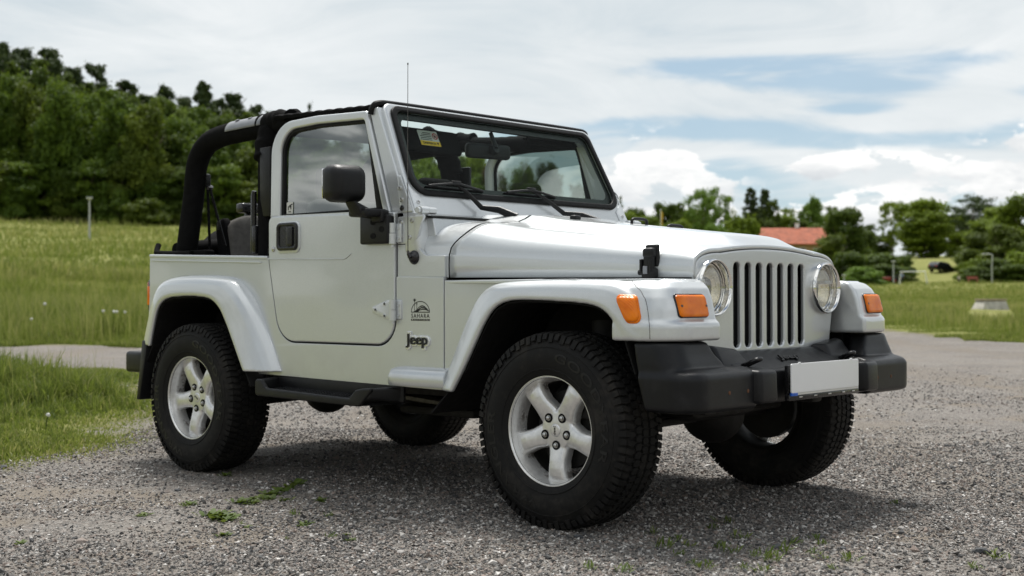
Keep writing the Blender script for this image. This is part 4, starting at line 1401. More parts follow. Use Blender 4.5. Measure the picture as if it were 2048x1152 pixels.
# red tractor
x, y, z = face_frame(1783, 153)
t = tag(empty('small_tractor', (x, y, z)), 'small red tractor standing in the grass beside the goal', 'tractor')
t.rotation_euler = (0, 0, ROTZ + 2.6)
MB().box((.55, 0, .62), (.95, .5, .42), .08).box((.1, 0, .5), (1.7, .4, .18), .04).build('body', MAT['tractor'], t)
MB().box((-.45, 0, .75), (.4, .45, .1), .04).box((-.64, 0, .95), (.1, .45, .4), .04).build('seat', MAT['black'], t)
MB().tube([(.05, 0, .75), (-.1, 0, 1.0)], .02, 6).lathe([(.16, -.015), (.19, 0), (.16, .015), (.14, 0)], 16, lambda u, v, w: (-.1 + w, u, 1.0 + v), closed=True).build('steering_wheel', MAT['black'], t)
for wx, r in ((-.5, .42), (.75, .28)):
    for s in (-1, 1):
        w = MB().lathe([(r * .5, -.1), (r * .95, -.1), (r, -.05), (r, .05), (r * .95, .1), (r * .5, .1)], 20, lambda u, v, w_: (wx + u, s * .5 + w_, r + v)).build('wheel', MAT['tyre'], t)
        MB().lathe([(0, -.06), (r * .5, -.05), (r * .5, .05), (0, .06)], 14, lambda u, v, w_: (wx + u, s * .5 + w_, r + v)).build('hub', MAT['tractor'], w)


def person(px, D, label, shirt, pose, hair='bark', sc=1.0):
    """a small distant figure: one skinned body, with clothes as its children"""
    x, y, z = face_frame(px, D)
    t = tag(empty('person', (x, y, z)), label, 'person')
    t.rotation_euler = (0, 0, ROTZ + pose['turn']); t.scale = (sc, sc, sc)

    def skin(name, joints, edges, mat):
        me = bpy.data.meshes.new(name)
        me.from_pydata([j[:3] for j in joints], edges, [])
        o = link(name, me, t)
        md = o.modifiers.new('skin', 'SKIN')
        for sv, j in zip(me.skin_vertices[0].data, joints): sv.radius = (j[3], j[3] * (j[4] if len(j) > 4 else 1))
        me.skin_vertices[0].data[0].use_root = True
        o.modifiers.new('sub', 'SUBSURF').levels = 2
        apply_mods(o)
        o.data.materials.clear(); o.data.materials.append(mat)
        o.data.polygons.foreach_set('use_smooth', np.ones(len(o.data.polygons), bool))
        return o
    b = pose['bend']
    J = [(0, 0, .92, .12, .8), (0, -.02 * b, 1.15, .12, .75), (0, -.10 * b, 1.40, .15, .6), (0, -.14 * b, 1.50, .055), (0, -.17 * b, 1.60, .085), (0, -.17 * b, 1.72, .07),
         (.19, -.11 * b, 1.42, .055), (.26, -.10 - .1 * b, 1.16, .042), (.24, -.25 - .1 * b, .95, .03), (.23, -.30 - .1 * b, .86, .03),
         (-.19, -.11 * b, 1.42, .055), (-.26, -.06 * b, 1.16, .042), (-.25, -.12, .93, .03), (-.24, -.15, .83, .03),
         (.10, 0, .86, .09), (.11, -.03, .48, .065), (.11, .02, .10, .045), (.12, -.10, .04, .04),
         (-.10, 0, .86, .09), (-.12, .02, .48, .065), (-.13, .08, .10, .045), (-.13, -.04, .04, .04)]
    E = [(0, 1), (1, 2), (2, 3), (3, 4), (4, 5), (2, 6), (6, 7), (7, 8), (8, 9), (2, 10), (10, 11), (11, 12), (12, 13), (0, 14), (14, 15), (15, 16), (16, 17), (0, 18), (18, 19), (19, 20), (20, 21)]
    skin('body', J, E, MAT['skin'])
    grow = lambda j, g: (j[0], j[1], j[2], j[3] + g) + tuple(j[4:])
    sj = [grow(J[i], .014) for i in (0, 1, 2, 6, 7, 10, 11)]
    skin('shirt', sj, [(0, 1), (1, 2), (2, 3), (3, 4), (2, 5), (5, 6)], shirt)
    tj = [grow(J[i], .012) for i in (0, 14, 15, 16, 18, 19, 20)]
    skin('trousers', tj, [(0, 1), (1, 2), (2, 3), (0, 4), (4, 5), (5, 6)], MAT['jeans'])
    bm = bmesh.new(); bmesh.ops.create_uvsphere(bm, u_segments=12, v_segments=8, radius=.1)
    MB().add_bm(bm, 0, lambda a, c, e: (a, c - .15 * b + .015, e * .9 + 1.70)).build('hair', MAT[hair], t)


person(1803, 154, 'person in a blue and white shirt standing in the grass under the goal bar', MAT['shirt'], {'turn': .6, 'bend': 1.0}, sc=.8)
person(1918, 152, 'small child in a white shirt standing below the dark car', MAT['shirt2'], {'turn': -.4, 'bend': .2}, sc=.58)

# bench
x, y, z = face_frame(1946, 152)
t = tag(empty('park_bench', (x, y, z)), 'low weathered red bench at the far edge of the meadow', 'bench')
t.rotation_euler = (0, 0, ROTZ)
MB().box((0, 0, .45), (1.3, .42, .06), .01).build('seat', MAT['benchred'], t)
MB().box((0, .24, .66), (1.3, .05, .22), .01).build('backrest', MAT['benchred'], t)
for s in (-1, 1): MB().box((s * .5, 0, .22), (.08, .36, .44), .01).build('leg', MAT['benchred'], t)
# ------------------------------------------------------------------ the vehicle (x forward, near side at -y, front axle at x = 0)
car = tag(empty('off_road_car', (0, 0, 0)), 'silver open topped off-road car with black roll bar and bumpers parked on the gravel', 'car')
P = MAT


def lerp(a, b, t): return a + (b - a) * t


def text_fit(m, s, width, height, fn, thick, bold=0.0, mi=0, spacing=1.0, bend=None, bevel=0.0):
    """letters scaled to a given width and height, centred on the plane's origin"""
    t = MB().text(s, 1.0, lambda u, v, w: (u, v, w), thick=1.0, bold=bold, spacing=spacing, bevel=bevel)
    A = np.array(t.v)
    lo, hi = A.min(0), A.max(0)
    A[:, 0] = (A[:, 0] - (lo[0] + hi[0]) / 2) * width / (hi[0] - lo[0])
    A[:, 1] = (A[:, 1] - (lo[1] + hi[1]) / 2) * height / (hi[1] - lo[1])
    A[:, 2] = A[:, 2] / (hi[2] - lo[2]) * thick
    if bend:
        A = np.array([(*bend(a, b), c) for a, b, c in A])
    m.add([fn(*p) for p in A], t.f, mi)
    return m


# ---- body tub
REAR, BELT = -2.905, 1.07
arch_r = [(-2.80, .60), (-2.745, .76), (-2.68, .86), (-2.58, .905), (-2.42, .915), (-2.22, .905), (-2.13, .86), (-2.06, .77), (-1.99, .63), (-1.935, .505)]
outline = [(REAR, 1.098), (REAR - .005, .86), (-2.935, .60)] + arch_r + [(-.652, .487), (-.652, .955), (-.943, .962), (-.943, 1.05), (-1.852, 1.062)]
door_poly = round_poly([(-.950, 1.243), (-.950, .668), (-1.765, .668), (-1.848, 1.05), (-1.848, 1.262)], [.012, .115, .14, .5, .035], 8)
cut = round_poly([(-.9435, 1.5), (-.9435, .661), (-1.772, .661), (-1.8545, 1.05), (-1.8545, 1.5)], [.01, .12, .146, .5, .03], 8)
# side skin: lower sill + rear quarter + front panel around the door opening
tub = MB()
sk = [(-2.935, .60)] + arch_r + [(-.652, .487), (-.652, .957), (-.9435, .963)]
low = [p for p in cut if p[1] < 1.063]
# walk the door cut from front top to rear top
low_sorted = [(-.9435, .963)] + [p for p in cut if p[1] < .95] + [(-1.8545, 1.05), (-1.8545, 1.066)]
poly = [(REAR, 1.098), (REAR - .005, .86)] + sk[:-1] + low_sorted
tub.plate([poly], .020, .003, side(-.75), center=0.0)
tub.hexa([(REAR, -.765, 1.088), (-1.862, -.765, 1.056), (-1.862, -.715, 1.056), (REAR, -.715, 1.088), (REAR, -.765, 1.106), (-1.862, -.765, 1.074), (-1.862, -.715, 1.074), (REAR, -.715, 1.106)], .006, 3)
tub.box((-2.40, -.7625, 1.058), (.98, .010, .006), .002, rot=Matrix.Rotation(R(1.75), 3, 'Y').to_quaternion())
body = tub.build('body', P['paint'], car)
b_m = mirror_part(body, None)
# one skin: join the far side and the rear panel into the same body mesh
m = MB()
for o in (body, b_m):
    m.add([tuple(v.co) for v in o.data.vertices], [list(p.vertices) for p in o.data.polygons])
m.box((REAR + .01, 0, .85), (.03, 1.46, .50), .012)
for s in (-1, 1):
    m.tube([(REAR + .03, s * .728, .60), (REAR + .03, s * .728, 1.10)], .030, 14)
bpy.data.objects.remove(b_m); bpy.data.objects.remove(body)
body = m.build('body', P['paint'], car, even=True)

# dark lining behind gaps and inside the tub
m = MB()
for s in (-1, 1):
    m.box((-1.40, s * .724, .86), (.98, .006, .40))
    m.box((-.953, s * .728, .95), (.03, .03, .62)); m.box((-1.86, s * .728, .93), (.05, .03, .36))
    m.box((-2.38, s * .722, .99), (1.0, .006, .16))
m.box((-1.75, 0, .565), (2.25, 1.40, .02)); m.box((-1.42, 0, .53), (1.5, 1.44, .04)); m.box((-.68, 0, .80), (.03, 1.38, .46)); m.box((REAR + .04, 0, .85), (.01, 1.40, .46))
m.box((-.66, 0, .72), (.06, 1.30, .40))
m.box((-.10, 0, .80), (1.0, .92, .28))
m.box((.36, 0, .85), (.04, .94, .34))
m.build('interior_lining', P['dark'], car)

# ---- cowl behind the hood
def hood_w(x): return lerp(.735, .530, (x + .645) / 1.09)
def hood_zc(x): return 1.123 - .113 * (x - .375)
def crease_z(x): return lerp(1.058, .997, (x + .645) / 1.09)
def bottom_z(x): return lerp(.956, .946, (x + .645) / 1.09)


def hood_section(x, inset=0.0, drop=0.0, bulge=.026):
    """half cross-section from the centre line to the lower edge at -y"""
    w = hood_w(x) - inset
    a = lerp(.20, .17, (x + .645) / 1.09)
    fr = max(0.0, (x - .335) / .11)
    zs = hood_zc(x) - .047 - .012 * fr ** 2 - drop
    bg = bulge * (1 - min(1, max(0, (x - .33) / .10)) ** 1.2) if x > .33 else bulge
    bw = lerp(.34, .235, (x + .645) / 1.09)
    zcr = crease_z(x) - inset * .3
    pts = []
    for i in range(15):
        y = (w - a) * i / 14
        f = y / (w - a)
        q = min(1, max(0, (bw + .035 - y) / .07)); q = q * q * (3 - 2 * q)
        pts.append((x, -y, zs + .021 * (1 - f * f) + bg * q))
    for i in range(1, 12):
        ph = math.pi / 2 * i / 11
        pts.append((x, -(w - .004 - a + a * math.sin(ph) ** .92), zcr + (zs - zcr) * max(0.0, math.cos(ph)) ** .92))
    pts += [(x, -(w - .001), zcr - .005), (x, -w, zcr - .012), (x, -w - .001, (zcr + bottom_z(x)) / 2), (x, -w, bottom_z(x) - inset * 0)]
    return pts


def full(sec): return [(p[0], -p[1], p[2]) for p in sec[::-1]] + sec[1:]


xs = [-.640, -.60, -.53, -.45, -.36, -.26, -.16, -.06, .04, .13, .21, .27, .32, .35, .375, .40, .42, .437, .446]
rows = []
for i, x in enumerate(xs):
    s = full(hood_section(x))
    # the rear edge runs forward as it climbs onto the top
    if x < -.40:
        k = (-.40 - x) / .24
        zb = bottom_z(x)
        s = [(px + .075 * k * sstep(pz, 1.06, 1.17), py, pz) for px, py, pz in s]
    if i == len(xs) - 1: s = [(px - .002, py * .994, pz - .008) for px, py, pz in s]
    rows.append(s)
hood = MB().grid(rows).build('hood', P['paint'], car, smooth=28, fix=True)
md = hood.modifiers.new('thick', 'SOLIDIFY'); md.thickness = .012; md.offset = -1
# make sure the skin faces outwards
n_up = sum(p.normal.z for p in hood.data.polygons)
if n_up < 0: hood.data.flip_normals()

# cowl: the same section carried back to the windscreen, sunk behind the shoulder
rows = []
for x, dr, ws in ((-.646, 0, 1), (-.70, 0, 1), (-.75, 0, 1), (-.80, 0, 1), (-.84, 0, 1), (-.90, 0, 1)):
    s = full(hood_section(-.646))
    k = dr / .085
    out_ = []
    for px, py, pz in s:
        ay = abs(py)
        sh = sstep(ay, .46, .62)                # the shoulder sinks, the middle rises to the windscreen
        zz = pz - (dr * 1.0) * sh * sstep(pz, 1.0, 1.12) + (.012 * (-.646 - x) / .17) * (1 - sh)
        out_.append((x + .067 * sstep(pz, 1.06, 1.17) * (1 - min(1, (-.646 - x) / .12)), py * (1 - .03 * k * k), max(zz, .95)))
    rows.append(out_)
cowl = MB().grid(rows)
for s in (-1, 1):
    cowl.plate([round_poly([(-.9435, .957), (-.652, .957), (-.652, 1.048), (-.775, 1.050), (-.822, 1.101), (-.9435, 1.101)], [.002, .002, .004, .05, .02, .002], 4)], .02, .003, lambda u, v, w: (u, s * (.742 + w), v))
cowl.hexa([(-.93, -.70, 1.0), (-.72, -.70, 1.0), (-.72, .70, 1.0), (-.93, .70, 1.0), (-.93, -.70, 1.225), (-.78, -.70, 1.215), (-.78, .70, 1.215), (-.93, .70, 1.225)], .01)
cw = cowl.build('cowl', P['paint'], car, smooth=32, even=True)
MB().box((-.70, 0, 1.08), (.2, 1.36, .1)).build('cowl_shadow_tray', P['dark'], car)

# hinge brackets at the feet of the windscreen
for s in (-1, 1):
    m = MB()
    lo_ = [(-.938, 1.103), (-.838, 1.103), (-.812, 1.128), (-.795, 1.18), (-.772, 1.222), (-.80, 1.232), (-.875, 1.236), (-.90, 1.222), (-.938, 1.220)]
    m.plate([round_poly(lo_, [.004, .02, .03, .03, .008, .004, .02, .02, .004], 4)], .014, .003, lambda u, v, w: (u, s * (.750 + w), v))
    m.hexa([(-.90, s * .756, 1.06), (-.800, s * .756, 1.06), (-.782, s * .60, 1.06), (-.90, s * .60, 1.06), (-.90, s * .756, 1.233), (-.822, s * .756, 1.232), (-.812, s * .625, 1.232), (-.90, s * .625, 1.233)], .016, 3)
    hb = m.build('windscreen_bracket', P['paint'], car)
    for (u, v) in ((-.915, 1.195), (-.845, 1.200), (-.915, 1.135), (-.86, 1.13)):
        m = MB().lathe([(.010, 0), (.010, .003), (.0065, .004), (.006, .001), (0, .001)], 14, lambda a, b, c: (u + a, s * (.757 + c), v + b))
        m.build('screw', P['steel'], hb)

# ---- windscreen
WB = Vector((-.837, 0, 1.222)); WV = Vector((-.4384, 0, .8988)); WN = Vector((.8988, 0, .4384))


def wplane(u, v, w):
    p = WB + WV * v + WN * w
    return (p.x, u, p.z)


hwb, hwt, HV = .752, .716, .572
fr_out = round_poly([(-hwb, .0), (hwb, .0), (hwt, HV), (-hwt, HV)], [.01, .01, .05, .05], 6)
fr_in = round_poly([(-.716, .111), (.716, .111), (.674, .542), (-.674, .542)], [.075, .075, .05, .05], 8)
m = MB().plate([fr_out, fr_in], .075, .012, wplane, bres=3, center=-.032)
# cheeks that carry the door seal
for s in (-1, 1):
    f0 = lambda x_, z_, y_: (x_, s * (y_ - .008 * (z_ - 1.24) / .48), z_)
    m.hexa([f0(-.978, 1.236, .750), f0(-.872, 1.236, .750), f0(-.872, 1.236, .70), f0(-.978, 1.236, .70), f0(-1.146, 1.706, .745), f0(-1.092, 1.716, .745), f0(-1.092, 1.716, .70), f0(-1.146, 1.706, .70)], .008, 3)
wf = m.build('windscreen_frame', P['paint'], car, even=True)
# foot plates: the separate lower corner pieces with screws
for s in (-1, 1):
    m = MB().plate([round_poly([(s * .746, .004), (s * .68, .004), (s * .675, .088), (s * .725, .13), (s * .738, .19)], .01, 3)], .004, .0015, wplane, center=.0075)
    m.plate([round_poly([(-.925, 1.240), (-.845, 1.240), (-.925, 1.402), (-.945, 1.40)], [.012, .004, .012, .01], 4)], .004, .0015, lambda u, v, w: (u, s * (lerp(.7525, .7475, (v - 1.24) / .3) + w), v))
    m.build('corner_plate', P['paint'], wf)
for s in (-1, 1):
    for (u, v) in ((-.927, 1.345), (-.915, 1.295)):
        MB().lathe([(.010, 0), (.010, .004), (.0065, .005), (.006, .002), (0, .002)], 14, lambda a, b, c: (u + a, s * (lerp(.7525, .7475, (v - 1.24) / .3) + .002 + c), v + b)).build('screw', P['steel'], wf)
    MB().lathe([(.010, 0), (.010, .004), (.0065, .005), (.006, .002), (0, .002)], 14, lambda a, b, c: wplane(s * .712 + a, .062 + b, .008 + c)).build('screw', P['steel'], wf)
for s in (-1, 1): MB().lathe([(.012, 0), (.012, .006), (.006, .009), (0, .009)], 12, lambda a, b, c: (-.912 + a, s * (.751 + c), 1.258 + b)).build('rubber_stop', P['gloss'], wf)
seal_o = round_poly([(-.729, .099), (.729, .099), (.687, .554), (-.687, .554)], [.085, .085, .055, .055], 8)
MB().plate([seal_o, round_poly([(-.699, .126), (.699, .126), (.661, .528), (-.661, .528)], [.07, .07, .045, .045], 8)], .016, .006, wplane, bres=2, center=.010).build('windscreen_seal', P['rubber'], wf)
gl_o = round_poly([(-.704, .121), (.704, .121), (.665, .532), (-.665, .532)], [.07, .07, .045, .045], 8)
MB().cap([wplane(u, v, .002) for u, v in gl_o]).build('windscreen_glass', P['glass'], wf)
MB().plate([gl_o, round_poly([(-.668, .160), (.668, .160), (.636, .498), (-.636, .498)], [.05, .05, .04, .04], 8)], .0015, .0, wplane, center=-.0025).build('black_border', P['ink'], wf)
# header seal on top
MB().tube(catmull([wplane(-.742, HV - .030, -.060), wplane(-.738, HV - .006, -.040), wplane(-.715, HV + .008, -.022), wplane(-.60, HV + .011, -.016), wplane(0, HV + .012, -.016), wplane(.60, HV + .011, -.016), wplane(.715, HV + .008, -.022), wplane(.738, HV - .006, -.040), wplane(.742, HV - .030, -.060)], 6), .0135, 10).box(wplane(0, HV + .004, -.058), (.06, 1.44, .02), .006).build('header_seal', P['rubber'], wf)
# windscreen hinges
for s in (-1, 1):
    m = MB().tube([(-.795, s * .672, 1.243), (-.795, s * .715, 1.243)], .0155, 14).tube([(-.795, s * .718, 1.243), (-.795, s * .760, 1.243)], .0175, 14).tube([(-.795, s * .765, 1.243), (-.795, s * .776, 1.243)], .013, 12)
    m.box((-.813, s * .715, 1.243), (.03, .07, .02), .004)
    m.build('windscreen_hinge', P['paint'], wf)
# dark joint between frame and cowl
MB().box((-.800, 0, 1.2195), (.05, 1.42, .006)).build('cowl_gap_seal', P['ink'], wf)

# wipers
def wiper(px_, py_, tipy, blade_c, blade_l):
    piv = Vector((-.660, py_, 1.205))
    t = MB().lathe([(0, .03), (.018, .028), (.024, .0), (.024, -.02)], 14, lambda u, v, w: (piv.x + u, piv.y + v, piv.z + w))
    mid = Vector(wplane(py_ - (py_ - blade_c) * .28, .045, .030)); end = Vector(wplane(blade_c, .168, .030))
    t.tube([piv + Vector((0, 0, .02)), piv.lerp(mid, .5) + Vector((0, 0, .022)), mid, mid.lerp(end, .55) + Vector(WN) * .006, end], [.019, .016, .012, .008, .006], 10, squash=.6)
    w = t.build('wiper', P['black'], car)
    b = MB().hexa([wplane(blade_c - blade_l / 2, 0.134, .012), wplane(blade_c + blade_l / 2, 0.130, .012), wplane(blade_c + blade_l / 2, 0.135, .012), wplane(blade_c - blade_l / 2, 0.139, .012),
                   wplane(blade_c - blade_l / 2, 0.134, .03), wplane(blade_c + blade_l / 2, 0.130, .03), wplane(blade_c + blade_l / 2, 0.135, .03), wplane(blade_c - blade_l / 2, 0.139, .03)], .001)
    b.tube([wplane(blade_c - blade_l * .46, 0.138, .030), wplane(blade_c - blade_l * .2, 0.146, .040), wplane(blade_c, 0.152, .044), wplane(blade_c + blade_l * .2, 0.144, .040), wplane(blade_c + blade_l * .46, 0.134, .030)], .006, 8)
    b.box(wplane(blade_c, .156, .040), (.02, .05, .02), .004)
    b.build('wiper_blade', P['black'], w)


wiper(-.66, -.30, 0, -.47, .36)
wiper(-.66, .295, 0, .03, .36)

# ---- door
def lean(y0):
    """side plane that leans inwards above the belt line"""
    return lambda u, v, w: (u, -(y0 - .012 * max(0.0, (v - 1.25) / .45)) - w, v)


door = MB().plate([door_poly], .026, .007, side(-.752), bres=3, center=0.0).build('door', P['paint'], car, even=True)
fo = round_poly([(-1.842, 1.255), (-.985, 1.243), (-1.150, 1.702), (-1.50, 1.715), (-1.846, 1.706)], [.004, .004, .02, .6, .155], 9)
fi = round_poly([(-1.770, 1.258), (-1.032, 1.247), (-1.168, 1.664), (-1.50, 1.675), (-1.772, 1.666)], [.004, .004, .02, .5, .115], 9)
MB().plate([fo, fi], .032, .009, lean(.744), bres=3).build('window_frame', P['paint'], door, even=True)
so = round_poly([(-1.772, 1.262), (-1.030, 1.250), (-1.167, 1.665), (-1.50, 1.677), (-1.774, 1.668)], [.004, .004, .02, .5, .115], 9)
si = round_poly([(-1.752, 1.270), (-1.046, 1.258), (-1.176, 1.650), (-1.50, 1.660), (-1.754, 1.650)], [.004, .004, .02, .5, .10], 9)
MB().plate([so, si], .018, .004, lean(.738)).plate([round_poly([(-1.088, 1.258), (-1.034, 1.258), (-1.158, 1.60)], .003, 2)], .014, .003, lean(.740)).box((-1.40, -.742, 1.262), (.70, .012, .014), .003).build('window_seal', P['rubber'], door)
MB().cap([lean(.734)(u, v, 0) for u, v in si]).build('window_glass', P['sideglass'], door)
st = MB().plate([[(-1.742, 1.270), (-1.695, 1.270), (-1.695, 1.325), (-1.742, 1.325)]], .001, 0, lean(.7375)).build('window_sticker', P['label'], door)
mk = MB()
for (u, v, du, dv) in ((-1.732, 1.288, .006, .02), (-1.722, 1.30, .012, .012), (-1.712, 1.292, .006, .024), (-1.728, 1.278, .02, .004), (-1.705, 1.312, .008, .006)):
    mk.plate([[(u, v), (u + du, v), (u + du, v + dv), (u, v + dv)]], .0006, 0, lean(.7386))
mk.build('sticker_print', P['ink'], door)
dc = [((p[0] + q[0]) / 2, (p[1] + q[1]) / 2) for p, q in zip(door_poly, cut)]
dc = [p for p in dc if p[1] < 1.235]
MB().tube([(u, -.7545, v) for u, v in dc], .0046, 6).build('door_gap_shade', P['rubber'], door)  # black strip stands in for the shade inside the door gap
# belt crease on the door
MB().tube(catmull([(-1.845, -.7652, 1.058), (-1.60, -.7652, 1.052), (-1.33, -.7652, 1.047), (-1.275, -.7652, 1.050), (-1.235, -.7648, 1.072)], 6), [.0035] * 24 + [.0008], 6).build('door_crease', P['paint'], door)
# handle
hx, hz = -1.690, 1.160
MB().plate([round_poly([(hx - .086, hz - .078), (hx + .088, hz - .078), (hx + .088, hz + .072), (hx - .086, hz + .072)], .032, 6)], .012, .004, side(-.7655), bres=2).build('handle_surround', P['paint'], door)
hd = MB().plate([round_poly([(hx - .078, hz - .066), (hx + .078, hz - .066), (hx + .078, hz + .066), (hx - .078, hz + .066)], .026, 6), round_poly([(hx - .060, hz - .048), (hx + .062, hz - .048), (hx + .062, hz + .050), (hx - .060, hz + .050)], .014, 5)], .020, .006, side(-.772), bres=3)
hd.plate([round_poly([(hx - .062, hz - .050), (hx + .064, hz - .050), (hx + .064, hz + .052), (hx - .062, hz + .052)], .012, 4)], .004, 0, side(-.7725))
hd.plate([round_poly([(hx + .000, hz - .044), (hx + .046, hz - .044), (hx + .046, hz + .046), (hx + .000, hz + .046)], .008, 4)], .014, .004, side(-.776), bres=2)
hd.build('door_handle', P['gloss'], door)
MB().lathe([(0, .007), (.008, .006), (.013, .003), (.014, 0)], 16, lambda u, v, w: (-1.808 + u, -.765 - w, 1.104 + v)).build('door_lock', P['steel'], door)


def hinge(zc, full_):
    m = MB()
    if full_:
        m.plate([round_poly([(-1.085, zc + .012), (-.985, zc + .042), (-.955, zc + .042), (-.955, zc - .042), (-.985, zc - .042), (-1.085, zc - .012)], .008, 3)], .014, .003, side(-.770), bres=2)
        for (u, v) in ((-1.06, 0), (-1.0, .026), (-1.0, -.026)):
            m.lathe([(.009, 0), (.009, .002), (.006, .0026), (.0055, 0), (0, 0)], 12, lambda a, b, c: (u + a, -.7770 - c, zc + v + b))
    m.plate([round_poly([(-.950, zc + .042), (-.907, zc + .040), (-.907, zc - .040), (-.950, zc - .042)], .004, 3)], .009, .003, side(-.762), bres=2)
    for v in (.022, -.022):
        m.lathe([(.008, 0), (.008, .002), (.0055, .0026), (.005, 0), (0, 0)], 12, lambda a, b, c: (-.922 + a, -.767 - c, zc + v + b))
    m.tube([(-.947, -.778, zc + .044), (-.947, -.778, zc + .001)], .0145, 14).tube([(-.947, -.778, zc - .001), (-.947, -.778, zc - .046)], .0165, 14)
    m.tube([(-.947, -.778, zc - .050), (-.947, -.778, zc - .060)], .008, 10)
    m.build('door_hinge', P['paint'], door)


hinge(.820, True)
hinge(1.150, False)
# mirror
mb = MB().box((-1.045, -.785, 1.168), (.185, .035, .125), .010, 3)
mb.box((-.965, -.778, 1.168), (.03, .03, .115), .006)
br = mb.build('side_mirror', P['black'], car)
mm = MB()
for (u, v) in ((-1.045, 1.20), (-1.045, 1.14), (-.99, 1.168)):
    mm.lathe([(.013, .0), (.013, .001), (0, .001)], 12, lambda a, b, c: (u + a * 1.4, -.8028 - c, v + b))
mm.build('screw_hole', P['dark'], br)
MB().box((-1.01, -.792, 1.225), (.07, .05, .055), .012, 3).box((-1.04, -.835, 1.238), (.12, .13, .035), .012, 3).hexa([(-1.08, -.90, 1.225), (-1.0, -.90, 1.225), (-1.0, -.81, 1.222), (-1.08, -.81, 1.222), (-1.10, -.925, 1.29), (-1.02, -.925, 1.29), (-1.02, -.83, 1.255), (-1.10, -.83, 1.255)], .012, 3).build('mirror_arm', P['black'], br)
bm = bmesh.new(); bmesh.ops.create_cube(bm, size=1)
for v in bm.verts:
    x_, y_, z_ = v.co
    k = .86 if x_ > 0 else 1.0
    v.co = Vector((x_ * .110, y_ * .192 * k, z_ * .170 * (.90 if x_ > 0 else 1)))
bmesh.ops.bevel(bm, geom=bm.edges[:], offset=.043, segments=6, profile=.5, affect='EDGES')
for v in bm.verts:     # the front of the shell bellies out
    if v.co.x > 0: v.co.x += .018 * (1 - (v.co.y / .11) ** 2) * (1 - (v.co.z / .1) ** 2)
bm.transform(Matrix.Translation((-1.098, -.918, 1.364)) @ Matrix.Rotation(R(-8), 4, 'Z'))
MB().add_bm(bm).build('mirror_shell', P['black'], br, smooth=60)
MB().box((-1.154, -.910, 1.364), (.006, .155, .130), .002, rot=Matrix.Rotation(R(-8), 3, 'Z').to_quaternion()).build('mirror_glass', P['mirror'], br)
mirror_part(door, car)
br2 = mirror_part(br, car)
br2.location = (-.02, -.035, 0)

# ---- badges on the near side
m = text_fit(MB(), 'Jeep', .150, .079, lambda u, v, w: (-.806 + u, -.7615 - w, .689 + v), .012, bold=.02, bevel=.085)
bp_ = m.build('badge_plate', P['badge'], car, smooth=0)
melt(bp_, .0014, 3)
text_fit(MB(), 'Jeep', .131, .060, lambda u, v, w: (-.806 + u, -.7712 - w, .689 + v), .005, bold=.010).build('badge_lettering', P['ink'], car)
E0x, E0z = -.792, .812
sf = lambda u, v, w: (E0x + u, -.7602 - w, E0z + v)
m = MB()
arc_o = [(.0575 * math.cos(a), .046 * math.sin(a)) for a in np.linspace(0, math.pi, 28)]
arc_i = [(.0545 * math.cos(a), .0425 * math.sin(a)) for a in np.linspace(math.pi, 0, 28)]
m.plate([arc_o + arc_i], .001, 0, sf)
m.plate([[(-.0575, -.003), (.0575, -.003), (.0575, .001), (-.0575, .001)]], .001, 0, sf)
for k, (h, sx_) in enumerate(((.026, 0), (.019, .006), (.012, .014))):     # dune strokes
    a_ = [(-.030 + sx_ + (.085 - sx_) * t, .002 + h * math.sin(math.pi * min(1, t * .92 + .05)) ** 1.2) for t in np.linspace(0, 1, 16)]
    b_ = [(p[0], p[1] - .0045 * math.sin(math.pi * i / 15) - .0006) for i, p in enumerate(a_)][::-1]
    m.plate([a_ + b_], .001, 0, sf)
m.plate([[(-.042, .001), (-.012, .001), (.010, .022), (-.010, .014)]], .001, 0, sf)
for (u, h, r_) in ((-.036, .050, .011), (-.022, .034, .005)):    # two palms
    m.plate([[(u - .0012, .0), (u + .0012, .0), (u + .0008, h), (u - .0008, h)]], .001, 0, sf)
    star = [((r_ if k % 2 == 0 else r_ * .45) * math.cos(2 * math.pi * k / 18) + u, (r_ * .75 if k % 2 == 0 else r_ * .3) * math.sin(2 * math.pi * k / 18) + h) for k in range(18)]
    m.plate([star], .001, 0, sf)
text_fit(m, 'SAHARA', .112, .018, lambda u, v, w: sf(u, v - .0165, w), .001, bold=.01, spacing=1.25)
m.plate([[(-.0575, -.038), (.0575, -.038), (.0575, -.0295), (-.0575, -.0295)]], .001, 0, sf)
m.build('side_emblem', P['ink'], car)
text_fit(MB(), 'EDITION', .098, .0048, lambda u, v, w: (E0x + u, -.7612 - w, E0z - .0338 + v), .0008, bold=.0, spacing=1.6).build('emblem_lettering', P['badge'], car)

# ---- antenna
an = MB().lathe([(0, .022), (.012, .022), (.022, .014), (.030, .004), (.031, 0)], 20, lambda u, v, w: (-.838 + u, -.752 - w, 1.044 + v)).tube([(-.838, -.775, 1.044), (-.843, -.782, 1.062)], [.011, .008], 10).build('antenna', P['gloss'], car)
MB().tube([(-.843, -.782, 1.052), (-.845, -.782, 1.072)], .005, 8).tube([(-.845, -.782, 1.07), (-.853, -.775, 1.45), (-.858, -.768, 1.868)], [.0022, .0018, .0013], 6).tube([(-.858, -.768, 1.866), (-.858, -.768, 1.874)], .003, 6).build('antenna_mast', P['darksteel'], an)

# ---- fender flares
def lin(t, a): return np.interp(t, np.linspace(0, 1, len(a)), a)


def resample(pts, n):
    c = catmull([(p[0], 0, p[1]) for p in pts], 8)
    c = np.array(c)[:, [0, 2]]
    s = np.concatenate([[0], np.cumsum(np.hypot(*np.diff(c, axis=0).T))]); s /= s[-1]
    t = np.linspace(0, 1, n)
    return np.stack([np.interp(t, s, c[:, 0]), np.interp(t, s, c[:, 1])], -1)


